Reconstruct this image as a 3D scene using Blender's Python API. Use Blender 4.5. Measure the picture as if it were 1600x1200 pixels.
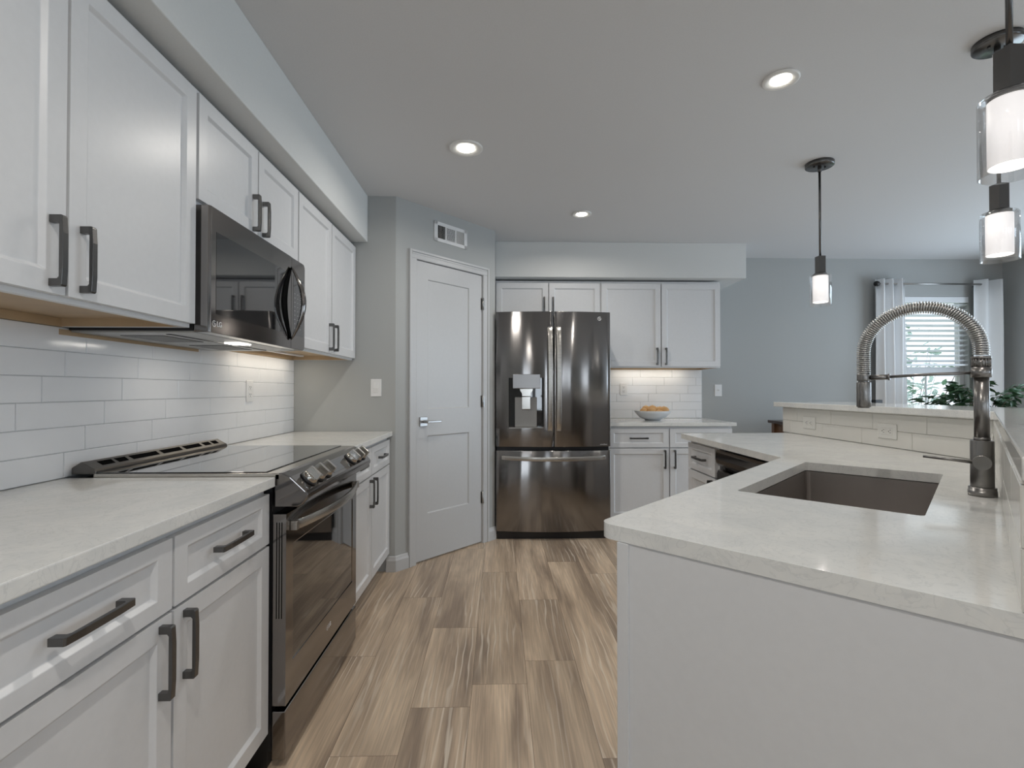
import bpy, bmesh, math, random
from mathutils import Vector, Matrix
random.seed(7)
PI = math.pi
for o in list(bpy.data.objects): bpy.data.objects.remove(o)
SC = bpy.context.scene
COL = SC.collection

# ------------------------------------------------------------------ camera
CAMZ = 1.186
cam_d = bpy.data.cameras.new('camera'); cam = bpy.data.objects.new('camera', cam_d); COL.objects.link(cam)
cam_d.sensor_fit = 'HORIZONTAL'; cam_d.sensor_width = 36.0; cam_d.lens = 770.0/1600*36
cam_d.clip_start = 0.02
yaw = math.atan(20/770); pit = math.atan(9/770)
fw = Vector((math.sin(yaw)*math.cos(pit), math.cos(yaw)*math.cos(pit), math.sin(pit)))
cam.location = (0, 0, CAMZ); cam.rotation_euler = fw.to_track_quat('-Z', 'Y').to_euler()
SC.camera = cam

# ------------------------------------------------------------------ world, exposure
w = bpy.data.worlds.new('sky'); SC.world = w; w.use_nodes = True
nt = w.node_tree; bg = nt.nodes['Background']
bg.inputs[0].default_value = (0.86, 0.93, 1.0, 1); bg.inputs[1].default_value = 1.5
VS = SC.view_settings; VS.view_transform = 'Standard'; VS.look = 'None'; VS.gamma = 1.0; VS.exposure = 0.0
VS.use_curve_mapping = False

def area_light(name, loc, direction, sx, sy, energy, color, parent=None, spread=PI, shape='RECTANGLE'):
    l = bpy.data.lights.new(name, 'AREA'); l.shape = shape; l.size = sx; l.size_y = sy
    l.energy = energy; l.color = color; l.spread = spread
    o = bpy.data.objects.new(name, l); COL.objects.link(o)
    o.location = loc; o.rotation_euler = Vector(direction).to_track_quat('-Z', 'Y').to_euler()
    if parent: o.parent = parent
    return o
# fill lights added outside guessed, unseen windows (right wall, wall behind the camera)
DAY = (0.66, 0.83, 1.0)
area_light('fill_light_dining', (5.14, 3.0, 1.15), (-1, 0, 0), 2.3, 2.0, 60, DAY)  # added behind a guessed patio door to brighten the dining side
area_light('fill_light_left', (5.14, -1.6, 1.35), (-1, 0, 0), 1.6, 1.4, 24, DAY)  # added behind a guessed window to brighten the left lower cabinets
REARW = (-0.75, 0.80, 2.20, 3.60)
for wx in REARW: area_light('fill_light_rear', (wx, -3.58, 1.30), (0, 1, 0), 0.40, 1.7, 11.5, (0.80, 0.90, 1.0))  # added fill, kept narrow to streak the refrigerator reflections

# ------------------------------------------------------------------ materials
def nodes(name):
    m = bpy.data.materials.new(name); m.use_nodes = True
    t = m.node_tree; b = t.nodes['Principled BSDF']
    return m, t, b
def N(t, kind, **kw):
    n = t.nodes.new(kind)
    for k, v in kw.items(): setattr(n, k, v)
    return n
def plain(name, col, rough=0.5, metal=0.0, bump=0.0, bscale=60, coat=0.0, ior=1.5, var=0.03):
    m, t, b = nodes(name)
    co = N(t, 'ShaderNodeTexCoord'); no = N(t, 'ShaderNodeTexNoise'); no.inputs['Scale'].default_value = bscale
    no.inputs['Detail'].default_value = 3
    t.links.new(co.outputs['Object'], no.inputs['Vector'])
    mx = N(t, 'ShaderNodeMixRGB'); mx.inputs[1].default_value = (*[c*(1-var) for c in col], 1); mx.inputs[2].default_value = (*[min(1, c*(1+var)) for c in col], 1)
    t.links.new(no.outputs[0], mx.inputs[0]); t.links.new(mx.outputs[0], b.inputs['Base Color'])
    b.inputs['Roughness'].default_value = rough; b.inputs['Metallic'].default_value = metal
    b.inputs['IOR'].default_value = ior; b.inputs['Coat Weight'].default_value = coat
    if bump:
        bp = N(t, 'ShaderNodeBump'); bp.inputs['Strength'].default_value = bump; bp.inputs['Distance'].default_value = 0.002
        t.links.new(no.outputs[0], bp.inputs['Height']); t.links.new(bp.outputs[0], b.inputs['Normal'])
    return m
def emitter(name, col, strength):
    m, t, b = nodes(name)
    b.inputs['Base Color'].default_value = (*col, 1); b.inputs['Emission Color'].default_value = (*col, 1)
    b.inputs['Emission Strength'].default_value = strength
    return m

M_wall = plain('wall_paint', (0.415, 0.425, 0.42), 0.75, bump=0.15, bscale=180)
M_ceil = plain('ceiling_paint', (0.67, 0.67, 0.675), 0.9, bump=0.15, bscale=150)
M_soffit = plain('soffit_paint', (0.70, 0.71, 0.70), 0.8, bump=0.1, bscale=150)
M_cab = plain('cabinet_paint', (0.70, 0.705, 0.715), 0.32)
M_trim = plain('trim_paint', (0.53, 0.535, 0.54), 0.35)
M_tile = plain('glazed_tile', (0.84, 0.845, 0.86), 0.12, bump=0.12, bscale=14)
M_grout = plain('grout', (0.52, 0.53, 0.54), 0.9)
M_groutc = plain('cream_grout', (0.50, 0.48, 0.44), 0.9)
M_tilec = plain('cream_tile', (0.76, 0.745, 0.70), 0.15, bump=0.12, bscale=14)
M_ply = plain('maple_plywood', (0.50, 0.36, 0.22), 0.5, var=0.12, bscale=12)
M_bronze = plain('gunmetal_pull', (0.14, 0.137, 0.135), 0.24, metal=0.9)
M_black = plain('black_plastic', (0.012, 0.012, 0.013), 0.35)
M_blackgl = plain('black_glass', (0.012, 0.012, 0.013), 0.03, coat=1.0, var=0.0)
M_chrome = plain('knob_steel', (0.50, 0.48, 0.45), 0.18, metal=1.0)
M_satin = plain('satin_nickel', (0.42, 0.41, 0.40), 0.3, metal=1.0)
M_white = plain('white_plastic', (0.80, 0.80, 0.80), 0.35)
M_dark = plain('dark_slot', (0.006, 0.006, 0.006), 0.9, ior=1.05)
M_bowl = plain('white_ceramic', (0.66, 0.68, 0.70), 0.3)
M_fruit = plain('tan_skin', (0.62, 0.36, 0.14), 0.45, var=0.25, bscale=30)
M_walnut = plain('walnut_wood', (0.14, 0.07, 0.035), 0.4, var=0.3, bscale=14)
M_walnut2 = plain('dark_walnut_top', (0.055, 0.035, 0.028), 0.3, var=0.3, bscale=14)
M_curtain = plain('white_linen', (0.86, 0.87, 0.88), 0.9, bump=0.2, bscale=300)
M_blind = plain('white_slat', (0.82, 0.84, 0.86), 0.4)
M_leaf = plain('leaf_green', (0.035, 0.085, 0.035), 0.4, var=0.4, bscale=9)
M_leafout = plain('garden_leaf', (0.24, 0.40, 0.28), 0.5, var=0.4, bscale=7)
M_bark = plain('bark', (0.22, 0.17, 0.13), 0.9, var=0.3, bscale=40)
M_lawn = plain('lawn_grass', (0.20, 0.34, 0.13), 0.9, var=0.3, bscale=8)
M_sink = plain('sink_steel', (0.42, 0.39, 0.37), 0.40, metal=1.0)
M_whitemark = plain('silver_mark', (0.85, 0.85, 0.85), 0.4)
M_lampglow = emitter('lamp_glow', (1.0, 0.95, 0.86), 14)
M_bulb = emitter('bulb_glow', (1.0, 0.93, 0.86), 2.5)
M_shadeglow = emitter('frosted_glow', (0.9, 0.87, 0.86), 0.85)
M_pot = plain('grey_pot', (0.25, 0.25, 0.26), 0.6)
M_cantrim = plain('white_light_trim', (0.80, 0.79, 0.76), 0.35)

def glass_mat(name, rough=0.0, col=(1, 1, 1), ior=1.45):
    m, t, b = nodes(name)
    b.inputs['Base Color'].default_value = (*col, 1); b.inputs['Transmission Weight'].default_value = 1
    b.inputs['Roughness'].default_value = rough; b.inputs['IOR'].default_value = ior
    return m
def pane_mat(name='window_glass', base=0.04, power=3.5):
    m, t, b = nodes(name)
    tr = N(t, 'ShaderNodeBsdfTransparent'); gl = N(t, 'ShaderNodeBsdfGlossy'); gl.inputs['Roughness'].default_value = 0.02
    lw = N(t, 'ShaderNodeLayerWeight'); lw.inputs['Blend'].default_value = 0.5; pw = N(t, 'ShaderNodeMath', operation='POWER'); pw.inputs[1].default_value = power
    fr = N(t, 'ShaderNodeMath', operation='MULTIPLY_ADD'); fr.inputs[1].default_value = 0.75; fr.inputs[2].default_value = base; mx = N(t, 'ShaderNodeMixShader')
    t.links.new(lw.outputs['Facing'], pw.inputs[0]); t.links.new(pw.outputs[0], fr.inputs[0])
    t.links.new(fr.outputs[0], mx.inputs[0]); t.links.new(tr.outputs[0], mx.inputs[1]); t.links.new(gl.outputs[0], mx.inputs[2])
    t.links.new(mx.outputs[0], t.nodes['Material Output'].inputs['Surface'])
    return m
M_pane = pane_mat()
M_glass = pane_mat('clear_glass', 0.07, 2.2)

def steel_mat(name, col, rough, wav=0.35, axis='X', sc=3.0, aniso=0.0):
    """dark brushed stainless, slightly wavy sheet"""
    m, t, b = nodes(name)
    b.inputs['Metallic'].default_value = 1.0; b.inputs['Base Color'].default_value = (*col, 1)
    b.inputs['Roughness'].default_value = rough
    if aniso:
        tg = N(t, 'ShaderNodeTangent'); tg.direction_type = 'RADIAL'; tg.axis = 'Z'
        b.inputs['Anisotropic'].default_value = aniso; b.inputs['Anisotropic Rotation'].default_value = 0.25
        t.links.new(tg.outputs[0], b.inputs['Tangent'])
    co = N(t, 'ShaderNodeTexCoord'); mp = N(t, 'ShaderNodeMapping')
    mp.inputs['Scale'].default_value = {'X': (sc, sc, 0.30), 'H': (0.3, 0.3, sc)}[axis]
    no = N(t, 'ShaderNodeTexNoise'); no.inputs['Scale'].default_value = 1.6; no.inputs['Detail'].default_value = 1.0
    t.links.new(co.outputs['Object'], mp.inputs[0]); t.links.new(mp.outputs[0], no.inputs['Vector'])
    bp = N(t, 'ShaderNodeBump'); bp.inputs['Strength'].default_value = wav; bp.inputs['Distance'].default_value = 0.012
    t.links.new(no.outputs[0], bp.inputs['Height']); t.links.new(bp.outputs[0], b.inputs['Normal'])
    mp2 = N(t, 'ShaderNodeMapping'); mp2.inputs['Scale'].default_value = {'X': (1, 1, 300), 'H': (300, 300, 1)}['X']
    n2 = N(t, 'ShaderNodeTexNoise'); n2.inputs['Scale'].default_value = 2
    t.links.new(co.outputs['Object'], mp2.inputs[0]); t.links.new(mp2.outputs[0], n2.inputs['Vector'])
    mr = N(t, 'ShaderNodeMapRange'); mr.inputs[3].default_value = rough*0.85; mr.inputs[4].default_value = rough*1.15
    t.links.new(n2.outputs[0], mr.inputs[0]); t.links.new(mr.outputs[0], b.inputs['Roughness'])
    return m
M_bss = steel_mat('black_stainless', (0.25, 0.24, 0.235), 0.15, wav=0.22, sc=5.0, aniso=0.9)
M_bss2 = steel_mat('black_stainless_range', (0.27, 0.255, 0.245), 0.10, wav=0.05)
M_ss = steel_mat('brushed_handle', (0.50, 0.48, 0.45), 0.28, wav=0.0)
M_faucet = steel_mat('gunmetal_faucet', (0.27, 0.26, 0.25), 0.30, wav=0.0)
M_spring = plain('spring_steel', (0.55, 0.54, 0.52), 0.30, metal=1.0)

def quartz(name, c1, c2, c3):
    m, t, b = nodes(name)
    co = N(t, 'ShaderNodeTexCoord')
    n1 = N(t, 'ShaderNodeTexNoise'); n1.inputs['Scale'].default_value = 5; n1.inputs['Detail'].default_value = 8; n1.inputs['Roughness'].default_value = 0.65; n1.inputs['Distortion'].default_value = 1.2
    n2 = N(t, 'ShaderNodeTexNoise'); n2.inputs['Scale'].default_value = 16; n2.inputs['Detail'].default_value = 6; n2.inputs['Distortion'].default_value = 2.5
    for n in (n1, n2): t.links.new(co.outputs['Object'], n.inputs['Vector'])
    r1 = N(t, 'ShaderNodeValToRGB'); r1.color_ramp.elements[0].position = 0.35; r1.color_ramp.elements[1].position = 0.62
    r1.color_ramp.elements[0].color = (*c2, 1); r1.color_ramp.elements[1].color = (*c1, 1)
    r2 = N(t, 'ShaderNodeValToRGB')
    e = r2.color_ramp.elements; e[0].position = 0.47; e[0].color = (0, 0, 0, 1); e[1].position = 0.50; e[1].color = (0.26, 0.26, 0.26, 1)
    k = e.new(0.53); k.color = (0, 0, 0, 1)
    mx = N(t, 'ShaderNodeMixRGB')
    t.links.new(n1.outputs[0], r1.inputs[0]); t.links.new(n2.outputs[0], r2.inputs[0])
    t.links.new(r2.outputs[0], mx.inputs[0]); t.links.new(r1.outputs[0], mx.inputs[1]); mx.inputs[2].default_value = (*c3, 1)
    t.links.new(mx.outputs[0], b.inputs['Base Color'])
    b.inputs['Roughness'].default_value = 0.09
    return m
M_quartz = quartz('quartz', (0.80, 0.795, 0.765), (0.71, 0.715, 0.70), (0.46, 0.475, 0.475))

def wood_floor():
    m, t, b = nodes('oak_planks')
    co = N(t, 'ShaderNodeTexCoord'); at = N(t, 'ShaderNodeAttribute'); at.attribute_name = 'seed'
    sc = N(t, 'ShaderNodeVectorMath', operation='SCALE'); cmb = N(t, 'ShaderNodeCombineXYZ')
    mul = N(t, 'ShaderNodeMath', operation='MULTIPLY'); mul.inputs[1].default_value = 37.0
    t.links.new(at.outputs['Fac'], mul.inputs[0]); t.links.new(mul.outputs[0], cmb.inputs[0]); t.links.new(mul.outputs[0], cmb.inputs[2]); t.links.new(mul.outputs[0], cmb.inputs[1])
    add = N(t, 'ShaderNodeVectorMath', operation='ADD'); t.links.new(co.outputs['Object'], add.inputs[0]); t.links.new(cmb.outputs[0], add.inputs[1])
    def noise(s, vec, scale=1, det=4, dist=0, rough=0.5):
        mp = N(t, 'ShaderNodeMapping'); mp.inputs['Scale'].default_value = vec
        n = N(t, 'ShaderNodeTexNoise'); n.inputs['Scale'].default_value = scale; n.inputs['Detail'].default_value = det; n.inputs['Distortion'].default_value = dist; n.inputs['Roughness'].default_value = rough
        t.links.new(add.outputs[0], mp.inputs[0]); t.links.new(mp.outputs[0], n.inputs['Vector']); return n
    broad = noise(0, (7.5, 0.9, 1), 1, 3, 0.8)
    ramp = N(t, 'ShaderNodeValToRGB'); e = ramp.color_ramp.elements
    e[0].position = 0.34; e[0].color = (0.33, 0.25, 0.185, 1); e[1].position = 0.68; e[1].color = (0.72, 0.57, 0.42, 1)
    k = e.new(0.5); k.color = (0.53, 0.41, 0.30, 1)
    t.links.new(broad.outputs[0], ramp.inputs[0])
    # cathedral grain: distorted bands
    mp = N(t, 'ShaderNodeMapping'); mp.inputs['Scale'].default_value = (1.0, 0.10, 1)
    wv = N(t, 'ShaderNodeTexWave'); wv.wave_type = 'BANDS'; wv.bands_direction = 'X'; wv.inputs['Scale'].default_value = 9
    wv.inputs['Distortion'].default_value = 9; wv.inputs['Detail'].default_value = 3; wv.inputs['Detail Scale'].default_value = 1.6
    t.links.new(add.outputs[0], mp.inputs[0]); t.links.new(mp.outputs[0], wv.inputs['Vector'])
    r2 = N(t, 'ShaderNodeValToRGB'); e = r2.color_ramp.elements; e[0].position = 0.82; e[0].color = (0, 0, 0, 1); e[1].position = 1.0; e[1].color = (0.7, 0.7, 0.7, 1)
    t.links.new(wv.outputs[0], r2.inputs[0])
    fine = noise(1, (150, 5, 1), 1, 4, 0.3)
    r3 = N(t, 'ShaderNodeValToRGB'); e = r3.color_ramp.elements; e[0].position = 0.4; e[0].color = (0.72, 0.72, 0.72, 1); e[1].position = 0.66; e[1].color = (1.15, 1.13, 1.1, 1)
    t.links.new(fine.outputs[0], r3.inputs[0])
    m1 = N(t, 'ShaderNodeMixRGB', blend_type='MULTIPLY'); m1.inputs[0].default_value = 0.55
    t.links.new(ramp.outputs[0], m1.inputs[1]); t.links.new(r3.outputs[0], m1.inputs[2])
    patch = noise(2, (5, 1.5, 1), 1, 1)
    r4 = N(t, 'ShaderNodeMapRange'); r4.inputs[1].default_value = 0.45; r4.inputs[2].default_value = 0.65
    t.links.new(patch.outputs[0], r4.inputs[0])
    mm = N(t, 'ShaderNodeMath', operation='MULTIPLY'); t.links.new(r4.outputs[0], mm.inputs[0]); t.links.new(r2.outputs[0], mm.inputs[1])
    m2 = N(t, 'ShaderNodeMixRGB'); t.links.new(mm.outputs[0], m2.inputs[0]); t.links.new(m1.outputs[0], m2.inputs[1]); m2.inputs[2].default_value = (0.80, 0.71, 0.59, 1)
    # plank to plank tone
    mr = N(t, 'ShaderNodeMapRange'); mr.inputs[3].default_value = 0.88; mr.inputs[4].default_value = 1.10
    t.links.new(at.outputs['Fac'], mr.inputs[0])
    m3 = N(t, 'ShaderNodeVectorMath', operation='SCALE'); t.links.new(m2.outputs[0], m3.inputs[0]); t.links.new(mr.outputs[0], m3.inputs['Scale'])
    t.links.new(m3.outputs[0], b.inputs['Base Color'])
    b.inputs['Roughness'].default_value = 0.38
    bp = N(t, 'ShaderNodeBump'); bp.inputs['Strength'].default_value = 0.12; bp.inputs['Distance'].default_value = 0.001
    t.links.new(fine.outputs[0], bp.inputs['Height']); t.links.new(bp.outputs[0], b.inputs['Normal'])
    return m
M_floor = wood_floor()
M_joint = plain('plank_joint', (0.10, 0.075, 0.055), 0.8)

# ------------------------------------------------------------------ mesh helpers
class MB:
    """collects shapes of ONE part; material index per shape"""
    def __init__(s): s.v = []; s.f = []; s.m = []; s.s = []; s.weld = False; s.base = 0
    def add(s, vs, fs, mi=0, smooth=False):
        k = s.base = len(s.v); s.v += [tuple(v) for v in vs]
        for f in fs: s.f.append([i+k for i in f]); s.m.append(mi); s.s.append(smooth)
        return s
    def more(s, fs, mi=0, smooth=False):
        for f in fs: s.f.append([i+s.base for i in f]); s.m.append(mi); s.s.append(smooth)
        return s
    def box(s, x0, x1, y0, y1, z0, z1, mi=0):
        x0, x1 = sorted((x0, x1)); y0, y1 = sorted((y0, y1)); z0, z1 = sorted((z0, z1))
        v = [(x, y, z) for z in (z0, z1) for y in (y0, y1) for x in (x0, x1)]
        return s.add(v, [(0, 2, 3, 1), (4, 5, 7, 6), (0, 1, 5, 4), (2, 6, 7, 3), (0, 4, 6, 2), (1, 3, 7, 5)], mi)
    def prism(s, pts, z0, z1, mi=0, axis='Z', smooth=False):
        """polygon pts (a,b) extruded; axis Z: (x,y); axis X: pts (y,z) along x; axis Y: pts (x,z) along y"""
        def P(a, b, c): return {'Z': (a, b, c), 'X': (c, a, b), 'Y': (a, c, b)}[axis]
        n = len(pts); v = [P(a, b, z0) for a, b in pts]+[P(a, b, z1) for a, b in pts]
        s.add(v, [list(range(n))[::-1], [n+i for i in range(n)]], mi)
        return s.more([[i, (i+1) % n, n+(i+1) % n, n+i] for i in range(n)], mi, smooth)
    def cyl(s, c0, c1, r0, r1=None, n=24, mi=0, caps=True):
        r1 = r0 if r1 is None else r1
        c0 = Vector(c0); c1 = Vector(c1); d = (c1-c0).normalized()
        a = d.orthogonal().normalized(); b = d.cross(a)
        v = []
        for c, r in ((c0, r0), (c1, r1)):
            for i in range(n):
                t = 2*PI*i/n; v.append(c+a*math.cos(t)*r+b*math.sin(t)*r)
        s.add(v, [[i, (i+1) % n, n+(i+1) % n, n+i] for i in range(n)], mi, True)
        if caps: s.more([list(range(n))[::-1], [n+i for i in range(n)]], mi)
        return s
    def lathe(s, prof, n=32, mi=0, close=False, cx=0, cy=0):
        v = []; s.weld = True
        for r, z in prof:
            for i in range(n):
                t = 2*PI*i/n; v.append((cx+math.cos(t)*r, cy+math.sin(t)*r, z))
        m = len(prof); f = []
        rng = range(m) if close else range(m-1)
        for j in rng:
            j2 = (j+1) % m
            for i in range(n): f.append([j*n+i, j*n+(i+1) % n, j2*n+(i+1) % n, j2*n+i])
        return s.add(v, f, mi, True)
    def tube(s, pts, r, n=10, mi=0, closed=False):
        pts = [Vector(p) for p in pts]; v = []; up = None
        for i, p in enumerate(pts):
            if i == 0: d = pts[1]-p
            elif i == len(pts)-1: d = p-pts[i-1]
            else: d = pts[i+1]-pts[i-1]
            d.normalize()
            if up is None: up = d.orthogonal().normalized()
            up = (up-d*up.dot(d)).normalized(); b = d.cross(up)
            rr = r[i] if isinstance(r, (list, tuple)) else r
            for k in range(n):
                t = 2*PI*k/n; v.append(p+up*math.cos(t)*rr+b*math.sin(t)*rr)
        f = []
        for i in range(len(pts)-1):
            for k in range(n): f.append([i*n+k, i*n+(k+1) % n, (i+1)*n+(k+1) % n, (i+1)*n+k])
        s.add(v, f, mi, True)
        s.more([list(range(n))[::-1], [(len(pts)-1)*n+k for k in range(n)]], mi)
        return s
    def ball(s, c, rx, ry, rz, n=16, m=10, mi=0, rot=0):
        v = []; R = Matrix.Rotation(rot, 3, 'Z')
        for j in range(m+1):
            ph = PI*j/m
            for i in range(n):
                t = 2*PI*i/n
                v.append(Vector(c)+R @ Vector((rx*math.sin(ph)*math.cos(t), ry*math.sin(ph)*math.sin(t), rz*math.cos(ph))))
        f = [[j*n+i, (j+1)*n+i, (j+1)*n+(i+1) % n, j*n+(i+1) % n] for j in range(m) for i in range(n)]
        return s.add(v, f, mi, True)
    def build(s, name, mats, parent=None, bevel=0.0, seg=2, loc=None, rotz=None):
        me = bpy.data.meshes.new(name); me.from_pydata(s.v, [], s.f)
        if not isinstance(mats, (list, tuple)): mats = [mats]
        for m in mats: me.materials.append(m)
        for p, mi, sm in zip(me.polygons, s.m, s.s): p.material_index = mi; p.use_smooth = sm
        bm = bmesh.new(); bm.from_mesh(me)
        if s.weld: bmesh.ops.remove_doubles(bm, verts=bm.verts, dist=1e-5)
        bmesh.ops.dissolve_degenerate(bm, edges=bm.edges, dist=1e-6)
        bmesh.ops.recalc_face_normals(bm, faces=bm.faces); bm.to_mesh(me); bm.free()
        o = bpy.data.objects.new(name, me); COL.objects.link(o)
        if parent: o.parent = parent
        if loc: o.location = loc
        if rotz is not None: o.rotation_euler = (0, 0, rotz)
        if bevel:
            b = o.modifiers.new('bevel', 'BEVEL'); b.width = bevel; b.segments = seg; b.limit_method = 'ANGLE'; b.angle_limit = 0.6
        return o
def thing(name, label, cat, loc=(0, 0, 0), rotz=0.0, group=None):
    o = bpy.data.objects.new(name, None); COL.objects.link(o); o.empty_display_size = 0.1
    o.location = loc; o.rotation_euler = (0, 0, rotz); o['label'] = label; o['category'] = cat
    if group: o['group'] = group
    return o
def tag(o, label, cat, group=None):
    o['label'] = label; o['category'] = cat
    if group: o['group'] = group
    return o
def struct(o): o['kind'] = 'structure'; return o
def text_mesh(name, body, size, mat, parent, loc, rot, extrude=0.0004, align='CENTER', sx=1.0):
    cu = bpy.data.curves.new(name, 'FONT'); cu.body = body; cu.size = size; cu.extrude = extrude
    cu.align_x = align; cu.align_y = 'CENTER'
    tmp = bpy.data.objects.new(name+'_src', cu); COL.objects.link(tmp)
    bpy.context.view_layer.update()
    me = bpy.data.meshes.new_from_object(tmp.evaluated_get(bpy.context.evaluated_depsgraph_get()))
    bpy.data.objects.remove(tmp)
    for v in me.vertices: v.co.x *= sx
    me.materials.clear(); me.materials.append(mat)
    o = bpy.data.objects.new(name, me); COL.objects.link(o); o.parent = parent
    o.location = loc; o.rotation_euler = rot
    return o
def prop_logo(parent, loc, rot, h, letters=True):
    """ring mark followed by the two letters, as on the appliances"""
    o = text_mesh('logo', 'LG', h, M_whitemark, parent, loc, rot, align='LEFT')
    me = o.data; bm = bmesh.new(); bm.from_mesh(me)
    if not letters: bm.clear()
    n = 24; cx = -h*0.62; r = h*0.42
    def ringpts(rr, z): return [bm.verts.new((cx+math.cos(2*PI*i/n)*rr, math.sin(2*PI*i/n)*rr, z)) for i in range(n)]
    a = ringpts(r, 0.0004); b = ringpts(r*0.80, 0.0004)
    for i in range(n):
        if i in (0, 1, 2): continue
        bm.faces.new((a[i], a[(i+1) % n], b[(i+1) % n], b[i]))
    def q(x0, x1, y0, y1): bm.faces.new([bm.verts.new((cx+x*r, y*r, 0.0004)) for x, y in ((x0, y0), (x1, y0), (x1, y1), (x0, y1))])
    q(-0.05, 0.12, -0.45, 0.45); q(0.12, 0.45, -0.45, -0.30); q(-0.45, -0.25, 0.15, 0.38); q(0.15, 0.9, -0.02, 0.12)
    bm.to_mesh(me); bm.free()
    return o

# ------------------------------------------------------------------ key dimensions (metres, camera at the origin)
WX = -1.345         # left wall
CEIL = 2.46
PWY = 3.25          # pantry wall
DA = Vector((-0.68, 3.25)); DB = Vector((-0.034, 3.943)); DTH = math.atan2((DB-DA).y, (DB-DA).x); DLEN = (DB-DA).length
BY = 4.69           # back wall
RX = 4.93           # right wall
REAR = -3.40
CT = 0.914; CTH = 0.03
UB = 1.378; UT = 2.14; SOF = 2.155
S2 = math.sqrt(0.5)

# ------------------------------------------------------------------ room shell
def floor_build():
    W = 0.2205; x_ref = -0.108
    known = {0: [3.22], 1: [2.793, 2.167], 2: [3.403, 1.591], -1: [2.477, 1.86], -2: [2.841]}
    v = []; f = []; seeds = []; rnd = random.Random(5)
    r0 = int((WX-x_ref)/W)-2; r1 = int((RX-x_ref)/W)+2
    g = 0.0006
    for r in range(r0, r1):
        xa = max(WX-0.05, x_ref+r*W); xb = min(RX+0.05, x_ref+(r+1)*W)
        if xb <= xa: continue
        j = sorted(known.get(r, [rnd.uniform(1, 2.2)]))
        while j[0] > REAR-0.05: j.insert(0, j[0]-1.22)
        while j[-1] < BY+0.05: j.append(j[-1]+1.22)
        for a, b in zip(j[:-1], j[1:]):
            a = max(a, REAR-0.05); b = min(b, BY+0.05)
            if b <= a: continue
            k = len(v); v += [(xa+g, a+g, 0), (xb-g, a+g, 0), (xb-g, b-g, 0), (xa+g, b-g, 0)]
            f.append((k, k+1, k+2, k+3)); seeds.append(rnd.random())
    np_ = len(f)
    k = len(v); X0, X1, Y0, Y1 = WX-0.05, RX+0.05, REAR-0.05, BY+0.05
    v += [(x, y, z) for z in (-0.05, -0.0012) for x, y in ((X0, Y0), (X1, Y0), (X1, Y1), (X0, Y1))]
    f += [(k+3, k+2, k+1, k), (k+4, k+5, k+6, k+7)]+[(k+i, k+(i+1) % 4, k+4+(i+1) % 4, k+4+i) for i in range(4)]
    me = bpy.data.meshes.new('floor'); me.from_pydata(v, [], f); me.materials.append(M_floor); me.materials.append(M_joint)
    at = me.attributes.new('seed', 'FLOAT', 'FACE')
    for i in range(len(f)):
        at.data[i].value = seeds[i] if i < np_ else 0.0
        if i >= np_: me.polygons[i].material_index = 1
    o = bpy.data.objects.new('floor', me); COL.objects.link(o); struct(o)
floor_build()
struct(MB().box(WX-0.1, RX+0.1, REAR-0.1, BY+0.1, CEIL, CEIL+0.08).build('ceiling', M_ceil))
struct(MB().box(WX-0.1, WX, REAR-0.1, PWY+0.02, 0, CEIL).build('wall_left', M_wall))
# pantry: short wall, angled wall with door opening, return behind the refrigerator side
D0, D1, DTOP = 0.160, 0.806, 2.080      # door opening along the angled wall
mb = MB().box(WX-0.1, DA.x, PWY, PWY+0.10, 0, CEIL)
struct(mb.build('wall_pantry', M_wall))
mb = MB(); mb.box(0, D0-0.002, 0, 0.10, 0, CEIL); mb.box(D1+0.002, DLEN, 0, 0.10, 0, CEIL); mb.box(D0-0.002, D1+0.002, 0, 0.10, DTOP+0.004, CEIL)
struct(mb.build('wall_angled', M_wall, loc=(DA.x, DA.y, 0), rotz=DTH))
struct(MB().box(DB.x-0.10, DB.x, DB.y, BY+0.02, 0, CEIL).build('wall_return', M_wall))
struct(MB().box(WX-0.1, -0.14, 4.40, 4.45, 0, CEIL).build('wall_pantry_back', M_wall))
# back wall with the window opening
WX0, WX1, WZ0, WZ1 = 3.86, 4.585, 0.55, 2.095
mb = MB(); mb.box(DB.x-0.1, WX0, BY, BY+0.12, 0, CEIL); mb.box(WX1, RX+0.1, BY, BY+0.12, 0, CEIL)
mb.box(WX0, WX1, BY, BY+0.12, WZ1, CEIL); mb.box(WX0, WX1, BY, BY+0.12, 0, WZ0)
struct(mb.build('wall_back', M_wall))
# right wall with guessed openings, rear wall with guessed narrow openings (all out of view)
mb = MB(); mb.box(RX, RX+0.12, REAR-0.1, -2.50, 0, CEIL); mb.box(RX, RX+0.12, -0.70, 1.80, 0, CEIL); mb.box(RX, RX+0.12, -2.50, -0.70, 0, 0.60); mb.box(RX, RX+0.12, -2.50, -0.70, 2.10, CEIL); mb.box(RX, RX+0.12, 4.20, BY+0.1, 0, CEIL); mb.box(RX, RX+0.12, 1.80, 4.20, 2.15, CEIL); mb.box(RX, RX+0.12, 1.80, 4.20, 0, 0.06)
struct(mb.build('wall_right', M_wall))
mb = MB()
edges = [WX-0.1]+[e for wx in REARW for e in (wx-0.25, wx+0.25)]+[RX+0.1]
for a, b in zip(edges[0::2], edges[1::2]): mb.box(a, b, REAR-0.12, REAR, 0, CEIL)
for a, b in zip(edges[1:-1:2], edges[2:-1:2]): mb.box(a, b, REAR-0.12, REAR, 2.20, CEIL); mb.box(a, b, REAR-0.12, REAR, 0, 0.40)
struct(mb.build('wall_rear', M_wall))
# soffits
struct(MB().box(WX, -0.864, REAR, PWY, SOF, CEIL).build('wall_soffit_left', M_soffit, bevel=0.004))
struct(MB().box(DB.x, 2.145, 4.215, BY, SOF, CEIL).build('wall_soffit_back', M_soffit, bevel=0.004))
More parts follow.
